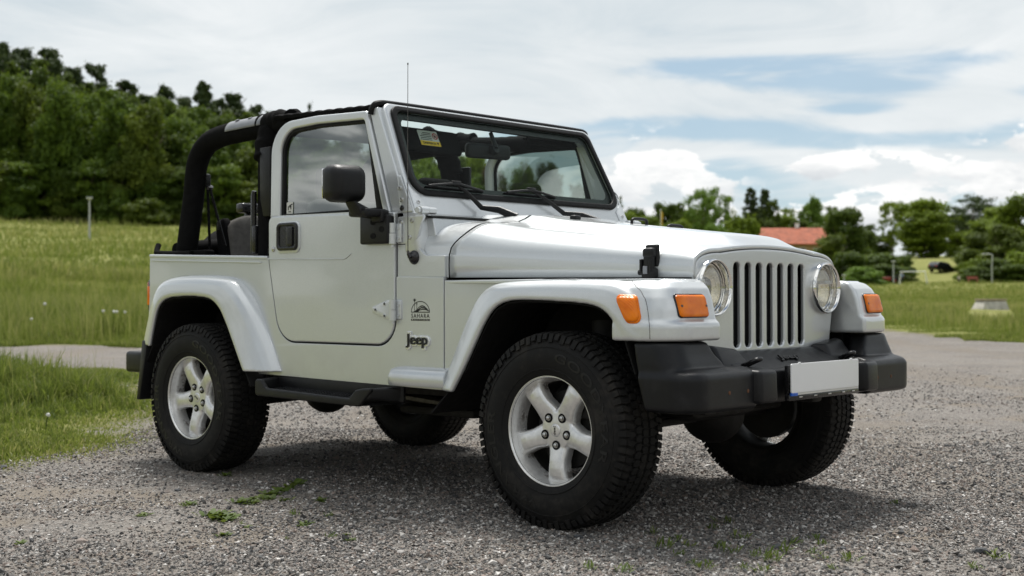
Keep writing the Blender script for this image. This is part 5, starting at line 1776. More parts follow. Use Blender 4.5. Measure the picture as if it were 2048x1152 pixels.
def pair_resample(A, B, n):
    """resample both outlines at matching control points"""
    A3 = catmull([(p[0], p[1], 0) for p in A], 6); B3 = catmull([(p[0], p[1], 0) for p in B], 6)
    t = np.linspace(0, len(A3) - 1, n)
    f = lambda C: np.stack([np.interp(t, range(len(C)), [c[0] for c in C]), np.interp(t, range(len(C)), [c[1] for c in C])], -1)
    return f(A3), f(B3)


def flare_solid(m, lip, root, y_lip=.846, y_root=.748, leg=None, n=70):
    L, Q = pair_resample(lip, root, n)
    rows = []
    for i in range(n):
        k = leg(L[i]) if leg else 0.0          # 1 = sloping leg face, 0 = crowned top
        q = [0, .02, .07, .18, .36, .58, .80, .93, 1.0, 1.02]
        yt = [y_root, .775, .800, .822, .836, .842, .846, .846, .842, .832]
        yl = [y_root, .762, .775, .795, .815, .832, .845, .850, .846, .835]
        ring = []
        for a, b0, b1 in zip(q, yt, yl):
            p = Q[i] + (L[i] - Q[i]) * a
            ring.append((p[0], -(b0 * (1 - k) + b1 * k), p[1]))
        for a, b_ in ((.985, .826), (.80, .818), (.45, .790), (.15, .745)):
            p = Q[i] + (L[i] - Q[i]) * a
            ring.append((p[0], -b_, p[1]))
        rows.append(ring)
    m.grid(rows, close_v=True)
    nn = len(rows[0])
    m.cap(rows[0]); m.cap(rows[-1], flip=True)


lipF = [(-.520, .490), (-.455, .585), (-.390, .690), (-.335, .777), (-.285, .830), (-.225, .856), (-.14, .864), (0, .860), (.14, .853), (.22, .842), (.27, .820), (.312, .780), (.345, .742), (.375, .722), (.42, .716)]
rootF = [(-.662, .490), (-.605, .60), (-.540, .725), (-.485, .818), (-.435, .876), (-.37, .916), (-.28, .935), (-.08, .942), (.12, .942), (.22, .940), (.30, .935), (.36, .915), (.42, .88), (.46, .83), (.48, .77)]
m = MB()
flare_solid(m, lipF, rootF, leg=lambda p: float(sstep(-p[0], .16, .36)))
# nose
rows = []
for z_, xf, yo, R_ in ((.716, .556, .838, .13), (.724, .562, .845, .14), (.772, .562, .845, .14), (.784, .556, .841, .14), (.790, .544, .834, .115), (.83, .536, .830, .11), (.870, .526, .822, .11), (.905, .512, .806, .11), (.928, .490, .780, .12), (.940, .455, .742, .10)):
    pl = round_poly([(.30, -yo), (xf, -yo), (xf + .012, -.545), (.30, -.545)], [.004, R_, .012, .004], 9)
    rows.append([(p[0], p[1], z_) for p in pl])
m.grid(rows, close_v=True); m.cap(rows[0], flip=True); m.cap(rows[-1])
flF = m.build('front_fender_flare', P['paint'], car, smooth=0, fix=True)
melt(flF, .0055, 7)
# the seam between flare and nose piece
from mathutils.bvhtree import BVHTree
bvh = BVHTree.FromPolygons([v.co for v in flF.data.vertices], [list(p.vertices) for p in flF.data.polygons])
sm = catmull([(.300, -.72, .95), (.36, -.80, .938), (.415, -.835, .90), (.445, -.845, .86), (.462, -.845, .80), (.470, -.848, .775), (.472, -.850, .722)], 8)
sm = [bvh.find_nearest(Vector(p))[0] for p in sm]
MB().tube(sm, .0012, 6).build('panel_seam', P['darksteel'], flF)
mirror_part(flF, car)

# fender side panel and shelf
m = MB()
m.plate([[(-.648, .944), (-.648, .489), (-.58, .489), (-.50, .66), (-.44, .78), (-.38, .86), (-.28, .91), (-.10, .944)]], .016, .003, side(-.750), center=0)
m.hexa([(-.648, -.757, .930), (.10, -.80, .928), (.10, -.45, .928), (-.648, -.60, .930), (-.648, -.757, .944), (.10, -.80, .942), (.10, -.45, .942), (-.648, -.60, .944)], .003)
m.hexa([(.10, -.80, .926), (.44, -.75, .926), (.44, -.45, .926), (.10, -.45, .926), (.10, -.80, .940), (.44, -.75, .940), (.44, -.45, .940), (.10, -.45, .940)], .003)
fen = m.build('front_fender', P['paint'], car, even=True)
mirror_part(fen, car)
# small body-coloured ledge ahead of the step
m = MB()
rows = []
for u, k in ((-.968, .0), (-.955, .55), (-.93, .9), (-.90, 1), (-.60, 1.0), (-.59, 1.0)):
    zt = lerp(.545, .576, k); yo = lerp(.775, .822, k)
    rows.append([(u, -.755, .498), (u, -yo + .006, .500), (u, -yo, .512), (u, -yo, zt - .030), (u, -yo + .014, zt - .006), (u, -yo + .034, zt), (u, -.755, zt + .004)])
m.grid(rows, close_v=True); m.cap(rows[0], flip=True); m.cap(rows[-1])
lg = m.build('sill_extension', P['paint'], car, smooth=50)
mirror_part(lg, car)

lipR = [(-2.775, .620), (-2.745, .715), (-2.71, .805), (-2.66, .855), (-2.58, .876), (-2.45, .882), (-2.32, .880), (-2.22, .866), (-2.15, .825), (-2.10, .765), (-2.05, .690), (-2.00, .610), (-1.945, .520)]
rootR = [(-2.905, .640), (-2.860, .760), (-2.80, .885), (-2.73, .955), (-2.62, .982), (-2.45, .988), (-2.25, .984), (-2.10, .965), (-2.00, .905), (-1.93, .830), (-1.87, .740), (-1.81, .640), (-1.745, .520)]
m = MB()
flare_solid(m, lipR, rootR, leg=lambda p: float(max(sstep(p[0], -2.16, -1.98), sstep(-p[0], 2.62, 2.75) * .4)))
flR = m.build('rear_fender_flare', P['paint'], car, smooth=0)
melt(flR, .0055, 7)
mirror_part(flR, car)

# wheel wells
for s in (-1, 1):
    for k, lip in enumerate(([(-.66, .40)] + lipF[1:13] + [(.40, .60)], [(-2.86, .50)] + lipR[:] + [(-1.90, .45)])):
        m = MB()
        cx_ = -.03 if k == 0 else -2.40
        sh = lambda p, f: (p[0] + (cx_ - p[0]) * f, p[1] + (.42 - p[1]) * f)
        rows = [[(*sh(p, f), y_) for y_, f in ((.828, .004), (.74, .006), (.42, .006))] for p in lip]
        rows = [[(q[0], s * q[2], q[1]) for q in row] for row in rows]
        m.grid(rows)
        if k == 0:
            m.box((-.14, s * .43, .74), (1.0, .02, .42)); m.box((-.64, s * .58, .70), (.02, .32, .5))
        else:
            m.box((-2.38, s * .46, .76), (1.0, .02, .42)); m.box((-1.88, s * .60, .62), (.02, .30, .28)); m.box((-2.87, s * .62, .74), (.02, .26, .34))
        ww = m.build('wheel_well', P['dark'], car, smooth=0)
        md = ww.modifiers.new('thick', 'SOLIDIFY'); md.thickness = .006

# ---- grille and lamps
GX = .445
sec = hood_section(.438, inset=.012, drop=.017, bulge=0)
half = [(p[1], p[2]) for p in sec if p[2] > .952][::1]
left = [(-q[0], q[1]) for q in half]
g_out = [(-.470, .652)] + [(-.527, .93)] + half[::-1] + left[1:] + [(.527, .93), (.470, .652)]
slots = []
SW = .0245
for i in range(7):
    c = (i - 3) * .0805
    slots.append(round_poly([(c - SW, .676), (c + SW, .676), (c + SW, 1.006), (c - SW, 1.006)], .0215, 6))
holes = [circle(s * .42, .908, .099, 48) for s in (-1, 1)]
gr = MB().plate([g_out] + slots + holes, .020, .007, face_x(GX), bres=3, center=-.010).build('grille', P['paint'], car, smooth=40, even=True)
m = MB()
for i in range(7):
    c = (i - 3) * .0805
    m.box((GX - .032, c + .010, .841), (.014, .024, .28), .004)
m.build('grille_insert', P['black'], gr)
MB().box((GX - .052, 0, .841), (.006, .60, .37)).box((GX - .085, 0, .845), (.03, .66, .38)).build('radiator', P['dark'], gr)
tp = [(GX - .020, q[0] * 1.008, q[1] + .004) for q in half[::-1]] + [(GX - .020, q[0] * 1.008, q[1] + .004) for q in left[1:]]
MB().tube(tp, .009, 8).build('hood_gap_shade', P['ink'], gr)  # black tube painted in as the shade under the hood's front edge


def headlamp(s):
    F = lambda u, v, w: (GX + .011 + w, s * .42 + u, .908 + v)
    h = MB().lathe([(.094, -.030), (.0955, .004), (.099, .014), (.104, .016), (.1085, .010), (.110, .0), (.110, -.012)], 56, F).build('headlight', P['chrome'], car, smooth=60)
    MB().lathe([(.089, -.038), (.0945, -.022), (.0945, -.050), (.089, -.050)], 48, F, closed=True).build('lens_gap_shade', P['ink'], h)  # black ring, painted shade in the gap between bezel and lens
    MB().lathe([(.092, -.020), (.086, -.018), (.082, -.0185), (.0815, -.024)], 48, F).build('inner_ring', P['chrome'], h)
    MB().lathe([(0, -.0), (.03, -.002), (.06, -.007), (.078, -.013), (.0885, -.020), (.0885, -.026), (.078, -.019), (.06, -.013), (.03, -.008), (0, -.006)], 48, F).build('lens', P['lens'], h, smooth=60)
    MB().lathe([(.0885, -.028), (.078, -.045), (.060, -.066), (.035, -.082), (.015, -.088), (0, -.089)], 40, F).build('reflector', P['reflector'], h, smooth=60)
    MB().lathe([(0, -.035), (.010, -.037), (.012, -.048), (.012, -.085)], 14, F).build('bulb', P['darksteel'], h)


headlamp(-1); headlamp(1)


def turn(s):
    cache = {}
    def skin_x(y_, z_):
        k = (round(y_, 4), round(z_, 4))
        if k not in cache:
            h_ = bvh.ray_cast(Vector((1.2, -abs(y_), z_)), Vector((-1, 0, 0)))
            cache[k] = h_[0].x if h_[0] else .5
        return cache[k]
    us = np.linspace(-.078, .078, 9); vs_ = np.linspace(.803, .882, 7)
    A = []; B_ = []
    for u in us:
        for v in vs_:
            A.append((1, u, v)); B_.append(skin_x(.684 + u, v))
    pl = np.linalg.lstsq(np.array(A), np.array(B_), rcond=None)[0]       # u counts outwards here
    def F(u, v, w):
        uo = s * u
        x0 = max(pl[0] + pl[1] * uo + pl[2] * v, skin_x(.684 + uo, v)) * .5 + skin_x(.684 + uo, v) * .5
        return (x0 + w, s * .684 + u, v)
    sub = lambda o: [(o[i][0] + (o[(i + 1) % len(o)][0] - o[i][0]) * k / 4, o[i][1] + (o[(i + 1) % len(o)][1] - o[i][1]) * k / 4) for i in range(len(o)) for k in range(4)]
    fr = MB().plate([sub(round_poly([(-.081, .799), (.081, .799), (.081, .885), (-.081, .885)], .012, 4))], .006, .002, F).build('turn_signal', P['gloss'], car)
    rows = []
    for ins, w in ((0, .0), (0, .009), (.003, .0125), (.008, .0135), (.02, .0135), (.035, .0135)):
        rows.append([F(u, v, w) for u, v in sub(round_poly([(-.077 + ins, .803 + ins), (.077 - ins, .803 + ins), (.077 - ins, .881 - ins), (-.077 + ins, .881 - ins)], .010 if ins < .03 else .002, 3))])
    ln = MB().grid(rows, close_v=True); ln.cap(rows[-1])
    ln.build('signal_lens', P['amber'], fr, smooth=50)
    for u in (-.068, .068):
        MB().lathe([(.0045, 0), (.0045, .0015), (0, .002)], 10, lambda a, b, c: F(u + a, .842 + b, .0130 + c)).build('screw', P['darksteel'], fr)


turn(-1); turn(1)


def marker(s):
    def skin_y(x_, z_):
        h_ = bvh.ray_cast(Vector((x_, -1.5, z_)), Vector((0, 1, 0)))
        return -h_[0].y if h_[0] else .83
    F = lambda u, v, w: (u - .10 * w, s * (skin_y(u, v) + w), v)
    sub = lambda o: [(o[i][0] + (o[(i + 1) % len(o)][0] - o[i][0]) * k / 4, o[i][1] + (o[(i + 1) % len(o)][1] - o[i][1]) * k / 4) for i in range(len(o)) for k in range(4)]
    base_ = [(.315, .880), (.398, .876), (.430, .785), (.372, .785)]
    cx_, cz_ = .379, .832
    grow = lambda g: sub(round_poly([(cx_ + (p[0] - cx_) * g, cz_ + (p[1] - cz_) * g) for p in base_], [.014 * g, .024 * g, .018 * g, .024 * g], 4))
    m = MB(); rows = [[F(u, v, w) for u, v in grow(g)] for g, w in ((1.12, -.003), (1.12, .002), (1.08, .004), (1.0, .005), (1.0, .001))]
    m.grid(rows, close_v=True)
    fr = m.build('side_marker', P['amber'], car, smooth=40)
    m = MB(); rows = [[F(u, v, w) for u, v in grow(g)] for g, w in ((.99, .0), (.98, .008), (.93, .012), (.80, .0135), (.5, .014), (.2, .014))]
    m.grid(rows, close_v=True); m.cap(rows[-1])
    m.build('marker_lens', P['amber'], fr, smooth=60)


marker(-1); marker(1)

# ---- hood fittings
def latch(s):
    yb = hood_w(.27) - .002
    B = lambda c, sz, bv=.004, rz=0: m.box((c[0], s * c[1], c[2]), sz, bv, 3)
    m = MB()
    B((.272, yb + .012, .962), (.060, .030, .040), .006)
    B((.272, yb + .016, 1.000), (.044, .022, .070), .007)
    B((.272, yb + .010, 1.040), (.050, .040, .038), .010)
    B((.272, yb - .006, 1.030), (.062, .018, .085), .008)
    B((.240, yb + .020, .992), (.010, .022, .05), .004); B((.284, yb + .020, .992), (.010, .022, .05), .004)
    m.tube([(.226, s * (yb + .018), .966), (.298, s * (yb + .018), .966)], .010, 10)
    l_ = m.build('hood_latch', P['black'], car)
    MB().box((.262, s * (yb + .028), .975), (.020, .006, .030), .002).build('latch_hook', P['grey'], l_)


latch(-1); latch(1)
m = MB()
for y_ in (-.12,):
    m.box((-.43, y_ - .05, hood_zc(-.43) + .006), (.035, .045, .022), .008, 3)
m.build('washer_nozzle', P['black'], car)
for x_, y_ in ((-.33, .16), (-.19, .24)):
    z_ = hood_zc(x_) - (.004 if x_ < -.3 else .020)
    MB().tube(catmull([(x_, y_ - .055, z_), (x_, y_ - .05, z_ + .022), (x_, y_, z_ + .026), (x_, y_ + .05, z_ + .022), (x_, y_ + .055, z_)], 4), .007, 8).build('tie_down_loop', P['black'], car)

# ---- front bumper
m = MB()
def plan(z_, xf, yo, xb, yi, R_, ins=0.0, xi=None):
    pl = round_poly([(xb, -yo + ins), (xf - ins, -yo + ins), ((xi or xf) - ins, -yi), (xb + .10, -yi), (xb + .02, -.66), (xb, -.70)], [.012, R_, .012, .01, .02, .01], 9)
    return [(p[0], p[1], z_) for p in pl]


rows = [plan(.466, .648, .842, .445, .43, .10, .012), plan(.478, .655, .846, .442, .43, .10), plan(.590, .655, .848, .412, .43, .10), plan(.606, .648, .842, .410, .43, .10, .004), plan(.618, .620, .84, .405, .44, .10, .01)]
m.grid(rows, close_v=True); m.cap(rows[0], flip=True); m.cap(rows[-1])
rows = [plan(.58, .600, .838, .415, .52, .10, xi=.59), plan(.635, .585, .838, .402, .535, .11, xi=.575), plan(.665, .570, .836, .395, .565, .12, xi=.56), plan(.708, .552, .832, .385, .595, .12, xi=.55), plan(.712, .546, .826, .388, .60, .12, xi=.545)]
m.grid(rows, close_v=True); m.cap(rows[0], flip=True); m.cap(rows[-1])
cap_ = m.build('bumper_end_cap', P['bumper'], car, smooth=0)
melt(cap_, .006, 12)
for y_ in (-.62, -.50): MB().lathe([(.008, 0), (.007, .003), (0, .004)], 10, lambda a, b, c: (.653 + c, y_ + a, .533 + b)).build('rivet', P['rust'], cap_)
mirror_part(cap_, car)
fb = MB().box((.585, 0, .538), (.10, .90, .125), .012, 3).build('front_bumper', P['bumper'], car)
for s in (-1, 1):
    m = MB().hexa([(.56, s * .485, .478), (.685, s * .455, .484), (.690, s * .345, .486), (.56, s * .285, .478), (.56, s * .485, .612), (.680, s * .455, .604), (.685, s * .345, .604), (.56, s * .285, .612)], .016, 4)
    m.build('bumper_guard', P['bumper'], fb)
    MB().tube(catmull([(.55, s * .385, .612), (.58, s * .385, .625), (.612, s * .375, .640), (.618, s * .352, .642), (.600, s * .343, .636), (.575, s * .350, .624), (.55, s * .355, .612)], 5), .008, 10).build('tow_hook', P['gloss'], fb)
# valance between grille and bumper
va = MB().hexa([(.40, -.50, .60), (.60, -.44, .595), (.60, .44, .595), (.40, .50, .60), (.40, -.50, .668), (.475, -.44, .662), (.475, .44, .662), (.40, .50, .668)], .01)
for s in (-1, 1): va.hexa([(.45, s * .52, .60), (.56, s * .50, .60), (.56, s * .30, .60), (.45, s * .30, .60), (.45, s * .52, .70), (.50, s * .48, .69), (.505, s * .34, .675), (.45, s * .30, .675)], .012, 3)
text_fit(va, 'Jeep', .15, .038, lambda u, v, w: (.540 - v * .72 + w * .6, u - .02, .634 + v * .55 + w * .6), .008, bold=.02)
va.build('front_valance', P['bumper'], car)
# number plate
PX = .690
pl = MB().plate([round_poly([(-.260, .512), (.260, .512), (.260, .622), (-.260, .622)], .006, 3)], .006, .001, face_x(PX)).build('number_plate', P['white'], car)
MB().plate([[(-.260, .5035), (.262, .5035), (.262, .5115), (-.260, .5115)]], .006, .001, face_x(PX - .002)).build('plate_edge', P['label'], pl)
MB().plate([[(-.2615, .5015), (-.216, .5015), (-.216, .5125), (-.2615, .5125)]], .008, .001, face_x(PX)).build('plate_band', P['blue'], pl)
m = MB().box((PX - .012, 0, .494), (.022, .54, .022), .004).box((PX - .025, 0, .56), (.02, .50, .11), .004)
m.build('plate_holder', P['gloss'], pl)
m = MB()
for u in (-.19, -.08, .03, .14, .22): m.box((PX + .0, u, .495), (.004, .022, .005), .001)
m.build('holder_slot', P['steel'], pl)
m = MB()
for u in (-.20, .20): m.box((PX + .001, u, .622), (.006, .018, .010), .003)
m.build('plate_clip', P['white'], pl)

# ---- side step
m = MB()
so_ = round_poly([(-1.812, .412), (-1.060, .402), (-.985, .470), (-.985, .486), (-1.045, .482), (-1.085, .474), (-1.13, .436), (-1.725, .452), (-1.765, .490), (-1.812, .494)], [.02, .03, .012, .01, .02, .02, .02, .03, .02, .02], 5)
m.plate([so_], .022, .008, side(-.862), bres=3)
m.hexa([(-1.80, -.86, .414), (-1.06, -.86, .404), (-.96, -.745, .41), (-1.80, -.745, .42), (-1.80, -.86, .438), (-1.10, -.86, .426), (-.98, -.745, .442), (-1.80, -.745, .452)], .004)
m.hexa([(-1.812, -.865, .42), (-1.775, -.865, .42), (-1.775, -.75, .42), (-1.812, -.75, .42), (-1.812, -.865, .490), (-1.775, -.865, .488), (-1.775, -.75, .497), (-1.812, -.75, .497)], .008, 3)
m.hexa([(-1.09, -.865, .41), (-1.00, -.865, .44), (-.92, -.75, .42), (-1.0, -.75, .42), (-1.08, -.865, .474), (-.990, -.865, .484), (-.91, -.75, .486), (-1.0, -.75, .486)], .008, 3)
m.box((-1.36, -.752, .462), (.92, .014, .075), .003)
stp = m.build('side_step', P['black'], car)
m = MB()
for i in range(30):
    for j in range(4):
        u = -1.70 + i * .0195 + (.0097 if j % 2 else 0)
        zz = lerp(.4415, .4305, (u + 1.7) / .6) + j * .0035
        m.box((u, -.838 + j * .019, zz + .001), (.011, .011, .004), .001, 1)
m.build('tread_pad', P['bumper'], stp)
mirror_part(stp, car)

# ---- rear end
rb = MB().box((-3.03, 0, .525), (.26, 1.52, .115), .02, 3)
rb.build('rear_bumper', P['black'], car)
for s in (-1, 1):
    fl_ = MB().hexa([(-2.90, s * .845, .335), (-2.87, s * .845, .335), (-2.86, s * .60, .335), (-2.89, s * .60, .335), (-2.86, s * .835, .65), (-2.80, s * .840, .65), (-2.80, s * .60, .65), (-2.86, s * .60, .65)], .006)
    fl_.build('mud_flap', P['black'], car)
    tl = MB().box((REAR - .010, s * .70, .885), (.045, .105, .17), .008, 3).build('tail_light', P['gloss'], car)
    MB().box((REAR - .022, s * .702, .895), (.04, .10, .13), .008, 3).build('light_lens', P['red'], tl)
    MB().box((REAR - .016, s * .7545, .885), (.03, .008, .10), .003).build('marker_lens', P['amber'], tl)
sp = MB().lathe([(0, .12), (.33, .115), (.375, .07), (.382, 0), (.375, -.10), (.33, -.115), (0, -.115)], 48, lambda u, v, w: (-3.09 - w, u, .93 + v)).build('spare_wheel_cover', P['cloth'], car, smooth=50)
MB().box((-3.05, .0, 1.395), (.07, .17, .055), .012, 3).box((-3.07, 0, 1.32), (.03, .05, .12), .006).build('high_brake_light', P['gloss'], car)
# folded soft top and tub edge fittings
m = MB().tube(catmull([(-2.83, -.64, 1.125), (-2.85, -.40, 1.15), (-2.86, 0, 1.155), (-2.85, .40, 1.15), (-2.83, .64, 1.125)], 5), .045, 12)
m.tube(catmull([(-2.98, -.66, 1.16), (-2.95, -.69, 1.125), (-2.90, -.70, 1.112), (-2.60, -.70, 1.104)], 4), .016, 8)
m.box((-2.60, -.66, 1.105), (.22, .06, .035), .01)
m.build('folded_soft_top', P['cloth'], car, smooth=50)

# ---- roll bar
m = MB()
bar = .056
for s in (-1, 1):
    y_ = s * .60
    m.tube(catmull([(-2.785, y_ * 1.03, 1.02), (-2.765, y_ * 1.03, 1.15), (-2.735, y_, 1.40), (-2.70, y_, 1.58), (-2.62, y_, 1.675), (-2.48, y_, 1.715), (-2.25, y_, 1.728), (-2.03, y_, 1.735)], 6), bar, 18)
    m.tube(catmull([(-1.99, s * .655, .80), (-1.995, s * .65, 1.20), (-2.015, s * .635, 1.50), (-2.035, s * .61, 1.66), (-2.035, s * .54, 1.73), (-2.035, s * .40, 1.745), (-2.035, 0, 1.75)], 6), [bar] * 37, 18)
    m.tube(catmull([(-2.03, s * .60, 1.730), (-1.88, s * .625, 1.726), (-1.60, s * .64, 1.706), (-1.35, s * .645, 1.698), (-1.12, s * .65, 1.690)], 8), .042, 16)
rbar = m.build('roll_bar', P['cloth'], car, smooth=60)
# wrapped sleeves with folds
for s in (-1, 1):
    m = MB()
    pth = catmull([(-2.02, s * .645, 1.56), (-2.032, s * .632, 1.62), (-2.037, s * .60, 1.70), (-2.037, s * .53, 1.752), (-2.037, s * .44, 1.762)], 7)
    m.tube(pth, [.056 + .007 * math.sin(i * 1.05 + .6 * math.sin(i * .7)) * (.4 + .6 * (i / len(pth))) + .008 for i in range(len(pth))], 18)
    pth = catmull([(-2.10, s * .60, 1.732), (-2.02, s * .608, 1.742), (-1.95, s * .62, 1.752), (-1.84, s * .632, 1.748)], 7)
    m.tube(pth, [.060 + .005 * math.sin(i * 1.3 + .8 * math.sin(i * .5)) - .0010 * i for i in range(len(pth))], 18)
    m.build('bar_sleeve', P['cloth'], rbar, smooth=70)
    m = MB().grid([[(-2.36 + .30 * t, s * .60 + .0605 * math.cos(a), 1.722 + .008 * t + .0605 * math.sin(a)) for a in np.linspace(R(65), R(178 if s < 0 else 2), 12)] for t in np.linspace(0, 1, 10)])
    pad = m.build('grey_patch', P['grey'], rbar, smooth=60)
    md = pad.modifiers.new('thick', 'SOLIDIFY'); md.thickness = .004
    m = MB()
    for u in (-2.29, -2.18):
        m.lathe([(.012, 0), (.012, .004), (0, .005)], 12, lambda a, b, c: (u + a * 1.3, s * (.60 + .030 + c * .6) + b * -.7 * s, 1.725 + .053 + c * .8 + b * .4))
    m.build('patch_rivet', P['gloss'], rbar)
    # fabric channel with a scalloped top edge over the door
    rows = []
    for i in range(60):
        t = i / 59; u = lerp(-1.90, -1.10, t)
        z_ = lerp(1.756, 1.731, t) + .004 * abs(math.sin(t * 34))
        rows.append([(u, s * .700, z_ - .022), (u, s * .700, z_ - .004), (u, s * .685, z_ + .003), (u, s * .64, z_), (u, s * .62, z_ - .02)])
    ch = MB().grid(rows).build('fabric_channel', P['cloth'], rbar, smooth=60)
    md = ch.modifiers.new('thick', 'SOLIDIFY'); md.thickness = .004
    # pad panel and belt guide on the hoop
    MB().box((-1.965, s * .690, 1.44), (.085, .02, .34), .006).build('hoop_panel', P['black'], rbar)
    MB().tube([(-2.055, s * .70, 1.095), (-2.055, s * .70, 1.38), (-2.05, s * .70, 1.40)], [.016, .014, .012], 10).box((-2.04, s * .70, 1.16), (.035, .03, .14), .008).build('door_surround', P['gloss'], rbar)
    b = MB().box((-2.675, s * .555, 1.50), (.03, .035, .07), .008).tube([(-2.665, s * .55, 1.455), (-2.655, s * .55, 1.47)], .02, 10)
    b.hexa([(-2.675, s * .545, 1.10), (-2.655, s * .545, 1.10), (-2.655, s * .541, 1.10), (-2.675, s * .541, 1.10), (-2.675, s * .560, 1.48), (-2.655, s * .560, 1.48), (-2.655, s * .556, 1.48), (-2.675, s * .556, 1.48)])
    b.hexa([(-2.60, s * .50, 1.15), (-2.58, s * .50, 1.15), (-2.58, s * .496, 1.15), (-2.60, s * .496, 1.15), (-2.665, s * .553, 1.46), (-2.645, s * .553, 1.46), (-2.645, s * .549, 1.46), (-2.665, s * .549, 1.46)])
    b.build('seat_belt', P['gloss'], rbar)
    MB().box((-2.618, s * .518, 1.26), (.022, .012, .05), .004).build('belt_buckle', P['black'], rbar)

# ---- seats
def seat(yc, hw, x0, zs, ztop, head):
    q = Matrix.Rotation(R(-12), 4, 'Y')
    sb = MB()
    bm = bmesh.new(); bmesh.ops.create_cube(bm, size=1)
    bmesh.ops.bevel(bm, geom=bm.edges[:], offset=.16, segments=5, profile=.5, affect='EDGES')
    bm.transform(Matrix.Translation((x0 - .06, yc, (zs + ztop) / 2)) @ q @ Matrix.Diagonal((.15, hw * 2, (ztop - zs) * 1.02, 1)))
    sb.add_bm(bm)
    s_ = sb.build('seat', P['seat'], car, smooth=70)
    for e in (-1, 1):
        m = MB()
        bm = bmesh.new(); bmesh.ops.create_cube(bm, size=1)
        bmesh.ops.bevel(bm, geom=bm.edges[:], offset=.2, segments=4, profile=.5, affect='EDGES')
        bm.transform(Matrix.Translation((x0 - .075, yc + e * (hw - .012), (zs + ztop) / 2 - .01)) @ q @ Matrix.Diagonal((.095, .055, (ztop - zs) * 1.0, 1)))
        m.add_bm(bm)
        m.build('seat_side', P['cloth'], s_, smooth=70)
    MB().box((x0 + .22, yc, zs + .02), (.46, hw * 1.9, .14), .05, 4).build('seat_cushion', P['seat'], s_, smooth=60)
    if head:
        MB().box((x0 - .150, yc, ztop + .10), (.085, .24, .15), .04, 5).tube([(x0 - .14, yc - .05, ztop - .05), (x0 - .15, yc - .05, ztop + .06)], .008, 8).tube([(x0 - .14, yc + .05, ztop - .05), (x0 - .15, yc + .05, ztop + .06)], .008, 8).build('headrest', P['cloth'], s_, smooth=60)


seat(-.36, .25, -1.68, .80, 1.345, True)
seat(.36, .25, -1.72, .80, 1.345, True)
seat(0, .47, -2.54, .78, 1.31, False)
# dashboard and wheel
m = MB().box((-1.00, 0, 1.10), (.20, 1.36, .18), .05, 4).box((-.93, 0, 1.185), (.22, 1.36, .05), .02)
m.box((-1.05, .36, 1.16), (.14, .36, .12), .03, 3)
m.build('dashboard', P['black'], car)
m = MB().lathe([(.175, -.012), (.187, 0), (.175, .012), (.163, 0)], 36, lambda u, v, w: (-1.22 + v * -.42 + w * .9, .36 + u, 1.13 + v * .90 + w * .42), closed=True)
m.tube([(-1.22, .36, 1.13), (-1.06, .36, 1.08)], .03, 10).box((-1.22, .36, 1.13), (.05, .30, .05), .015)
m.build('steering_wheel', P['black'], car)
# visors, inner mirror
for s in (-1, 1):
    if s < 0:
        c0, c1, v0, v1, dn = -.600, -.215, .390, .515, -.085
    else:
        c0, c1, v0, v1, dn = .275, .635, .500, .532, -.07
    m = MB().plate([round_poly([(c0, v0), (c1, v0), (c1, v1), (c0, v1)], .02, 5)], .022, .008, lambda u, v, w: wplane(u, v, w + dn), bres=2)
    m.tube([wplane(c0 - .01, v1 - .006, dn), wplane(c1 + .02, v1 - .006, dn)], .006, 8).tube([wplane(c0 + .02, v1 - .006, dn), wplane(c0 + .01, HV - .03, -.05)], .007, 8)
    vs = m.build('sun_visor', P['cloth'], car)
    if s < 0:
        lf = lambda u, v, w: wplane(-.410 - u, .462 - v, dn + .0115 + w)     # the label hangs upside down
        MB().plate([round_poly([(-.062, -.040), (.062, -.040), (.062, .040), (-.062, .040)], .005, 3)], .0015, 0, lf).build('warning_label', P['label'], vs)
        MB().plate([[(-.062, .016), (.062, .016), (.062, .040), (-.062, .040)]], .0018, 0, lambda u, v, w: lf(u, v, w + .0008)).build('label_band', P['yellow'], vs)
        m = text_fit(MB(), 'WARNING', .082, .013, lambda u, v, w: lf(u + .008, v + .028, w + .002), .0008, bold=.02)
        m.plate([[(-.052, .021), (-.038, .021), (-.045, .035)]], .001, 0, lambda u, v, w: lf(u, v, w + .002))
        for k, (ln_) in enumerate((.072, .068, .07, .06, .05)):
            m.plate([[(-.016, .008 - k * .009), (-.016 + ln_, .008 - k * .009), (-.016 + ln_, .011 - k * .009), (-.016, .011 - k * .009)]], .001, 0, lambda u, v, w: lf(u, v, w + .002))
        m.plate([circle(-.040, -.012, .006, 12)], .001, 0, lambda u, v, w: lf(u, v, w + .002))
        m.build('label_lettering', P['ink'], vs)
        MB().plate([circle(-.040, -.012, .017, 24), circle(-.040, -.012, .0135, 24)], .001, 0, lambda u, v, w: lf(u, v, w + .0026)).plate([[(-.051, -.002), (-.049, 0), (-.029, -.022), (-.031, -.024)]], .001, 0, lambda u, v, w: lf(u, v, w + .0030)).build('label_symbol', P['redink'], vs)
m = MB()
bm = bmesh.new(); bmesh.ops.create_cube(bm, size=1)
for v in bm.verts: v.co = Vector((v.co.x * .045, v.co.y * .255, v.co.z * .072))
bmesh.ops.bevel(bm, geom=bm.edges[:], offset=.021, segments=4, profile=.5, affect='EDGES')
bm.transform(Matrix.Translation((-1.085, -.040, 1.572)) @ Matrix.Rotation(R(-12), 4, 'Z'))
m.add_bm(bm)
m.tube([(-1.06, -.030, 1.577), (-1.04, -.030, 1.585)], [.028, .022], 12).tube([(-1.04, -.030, 1.585), wplane(-.02, .505, -.03)], [.012, .010], 8)
m.build('inner_mirror', P['black'], car, smooth=50)
MB().box((-1.17, .0, 1.712), (.06, 1.30, .05), .012).build('header_bar', P['cloth'], car)

# ---- wheels
WHF = lambda u, v, w: (u, -w, v)
RT = .3745


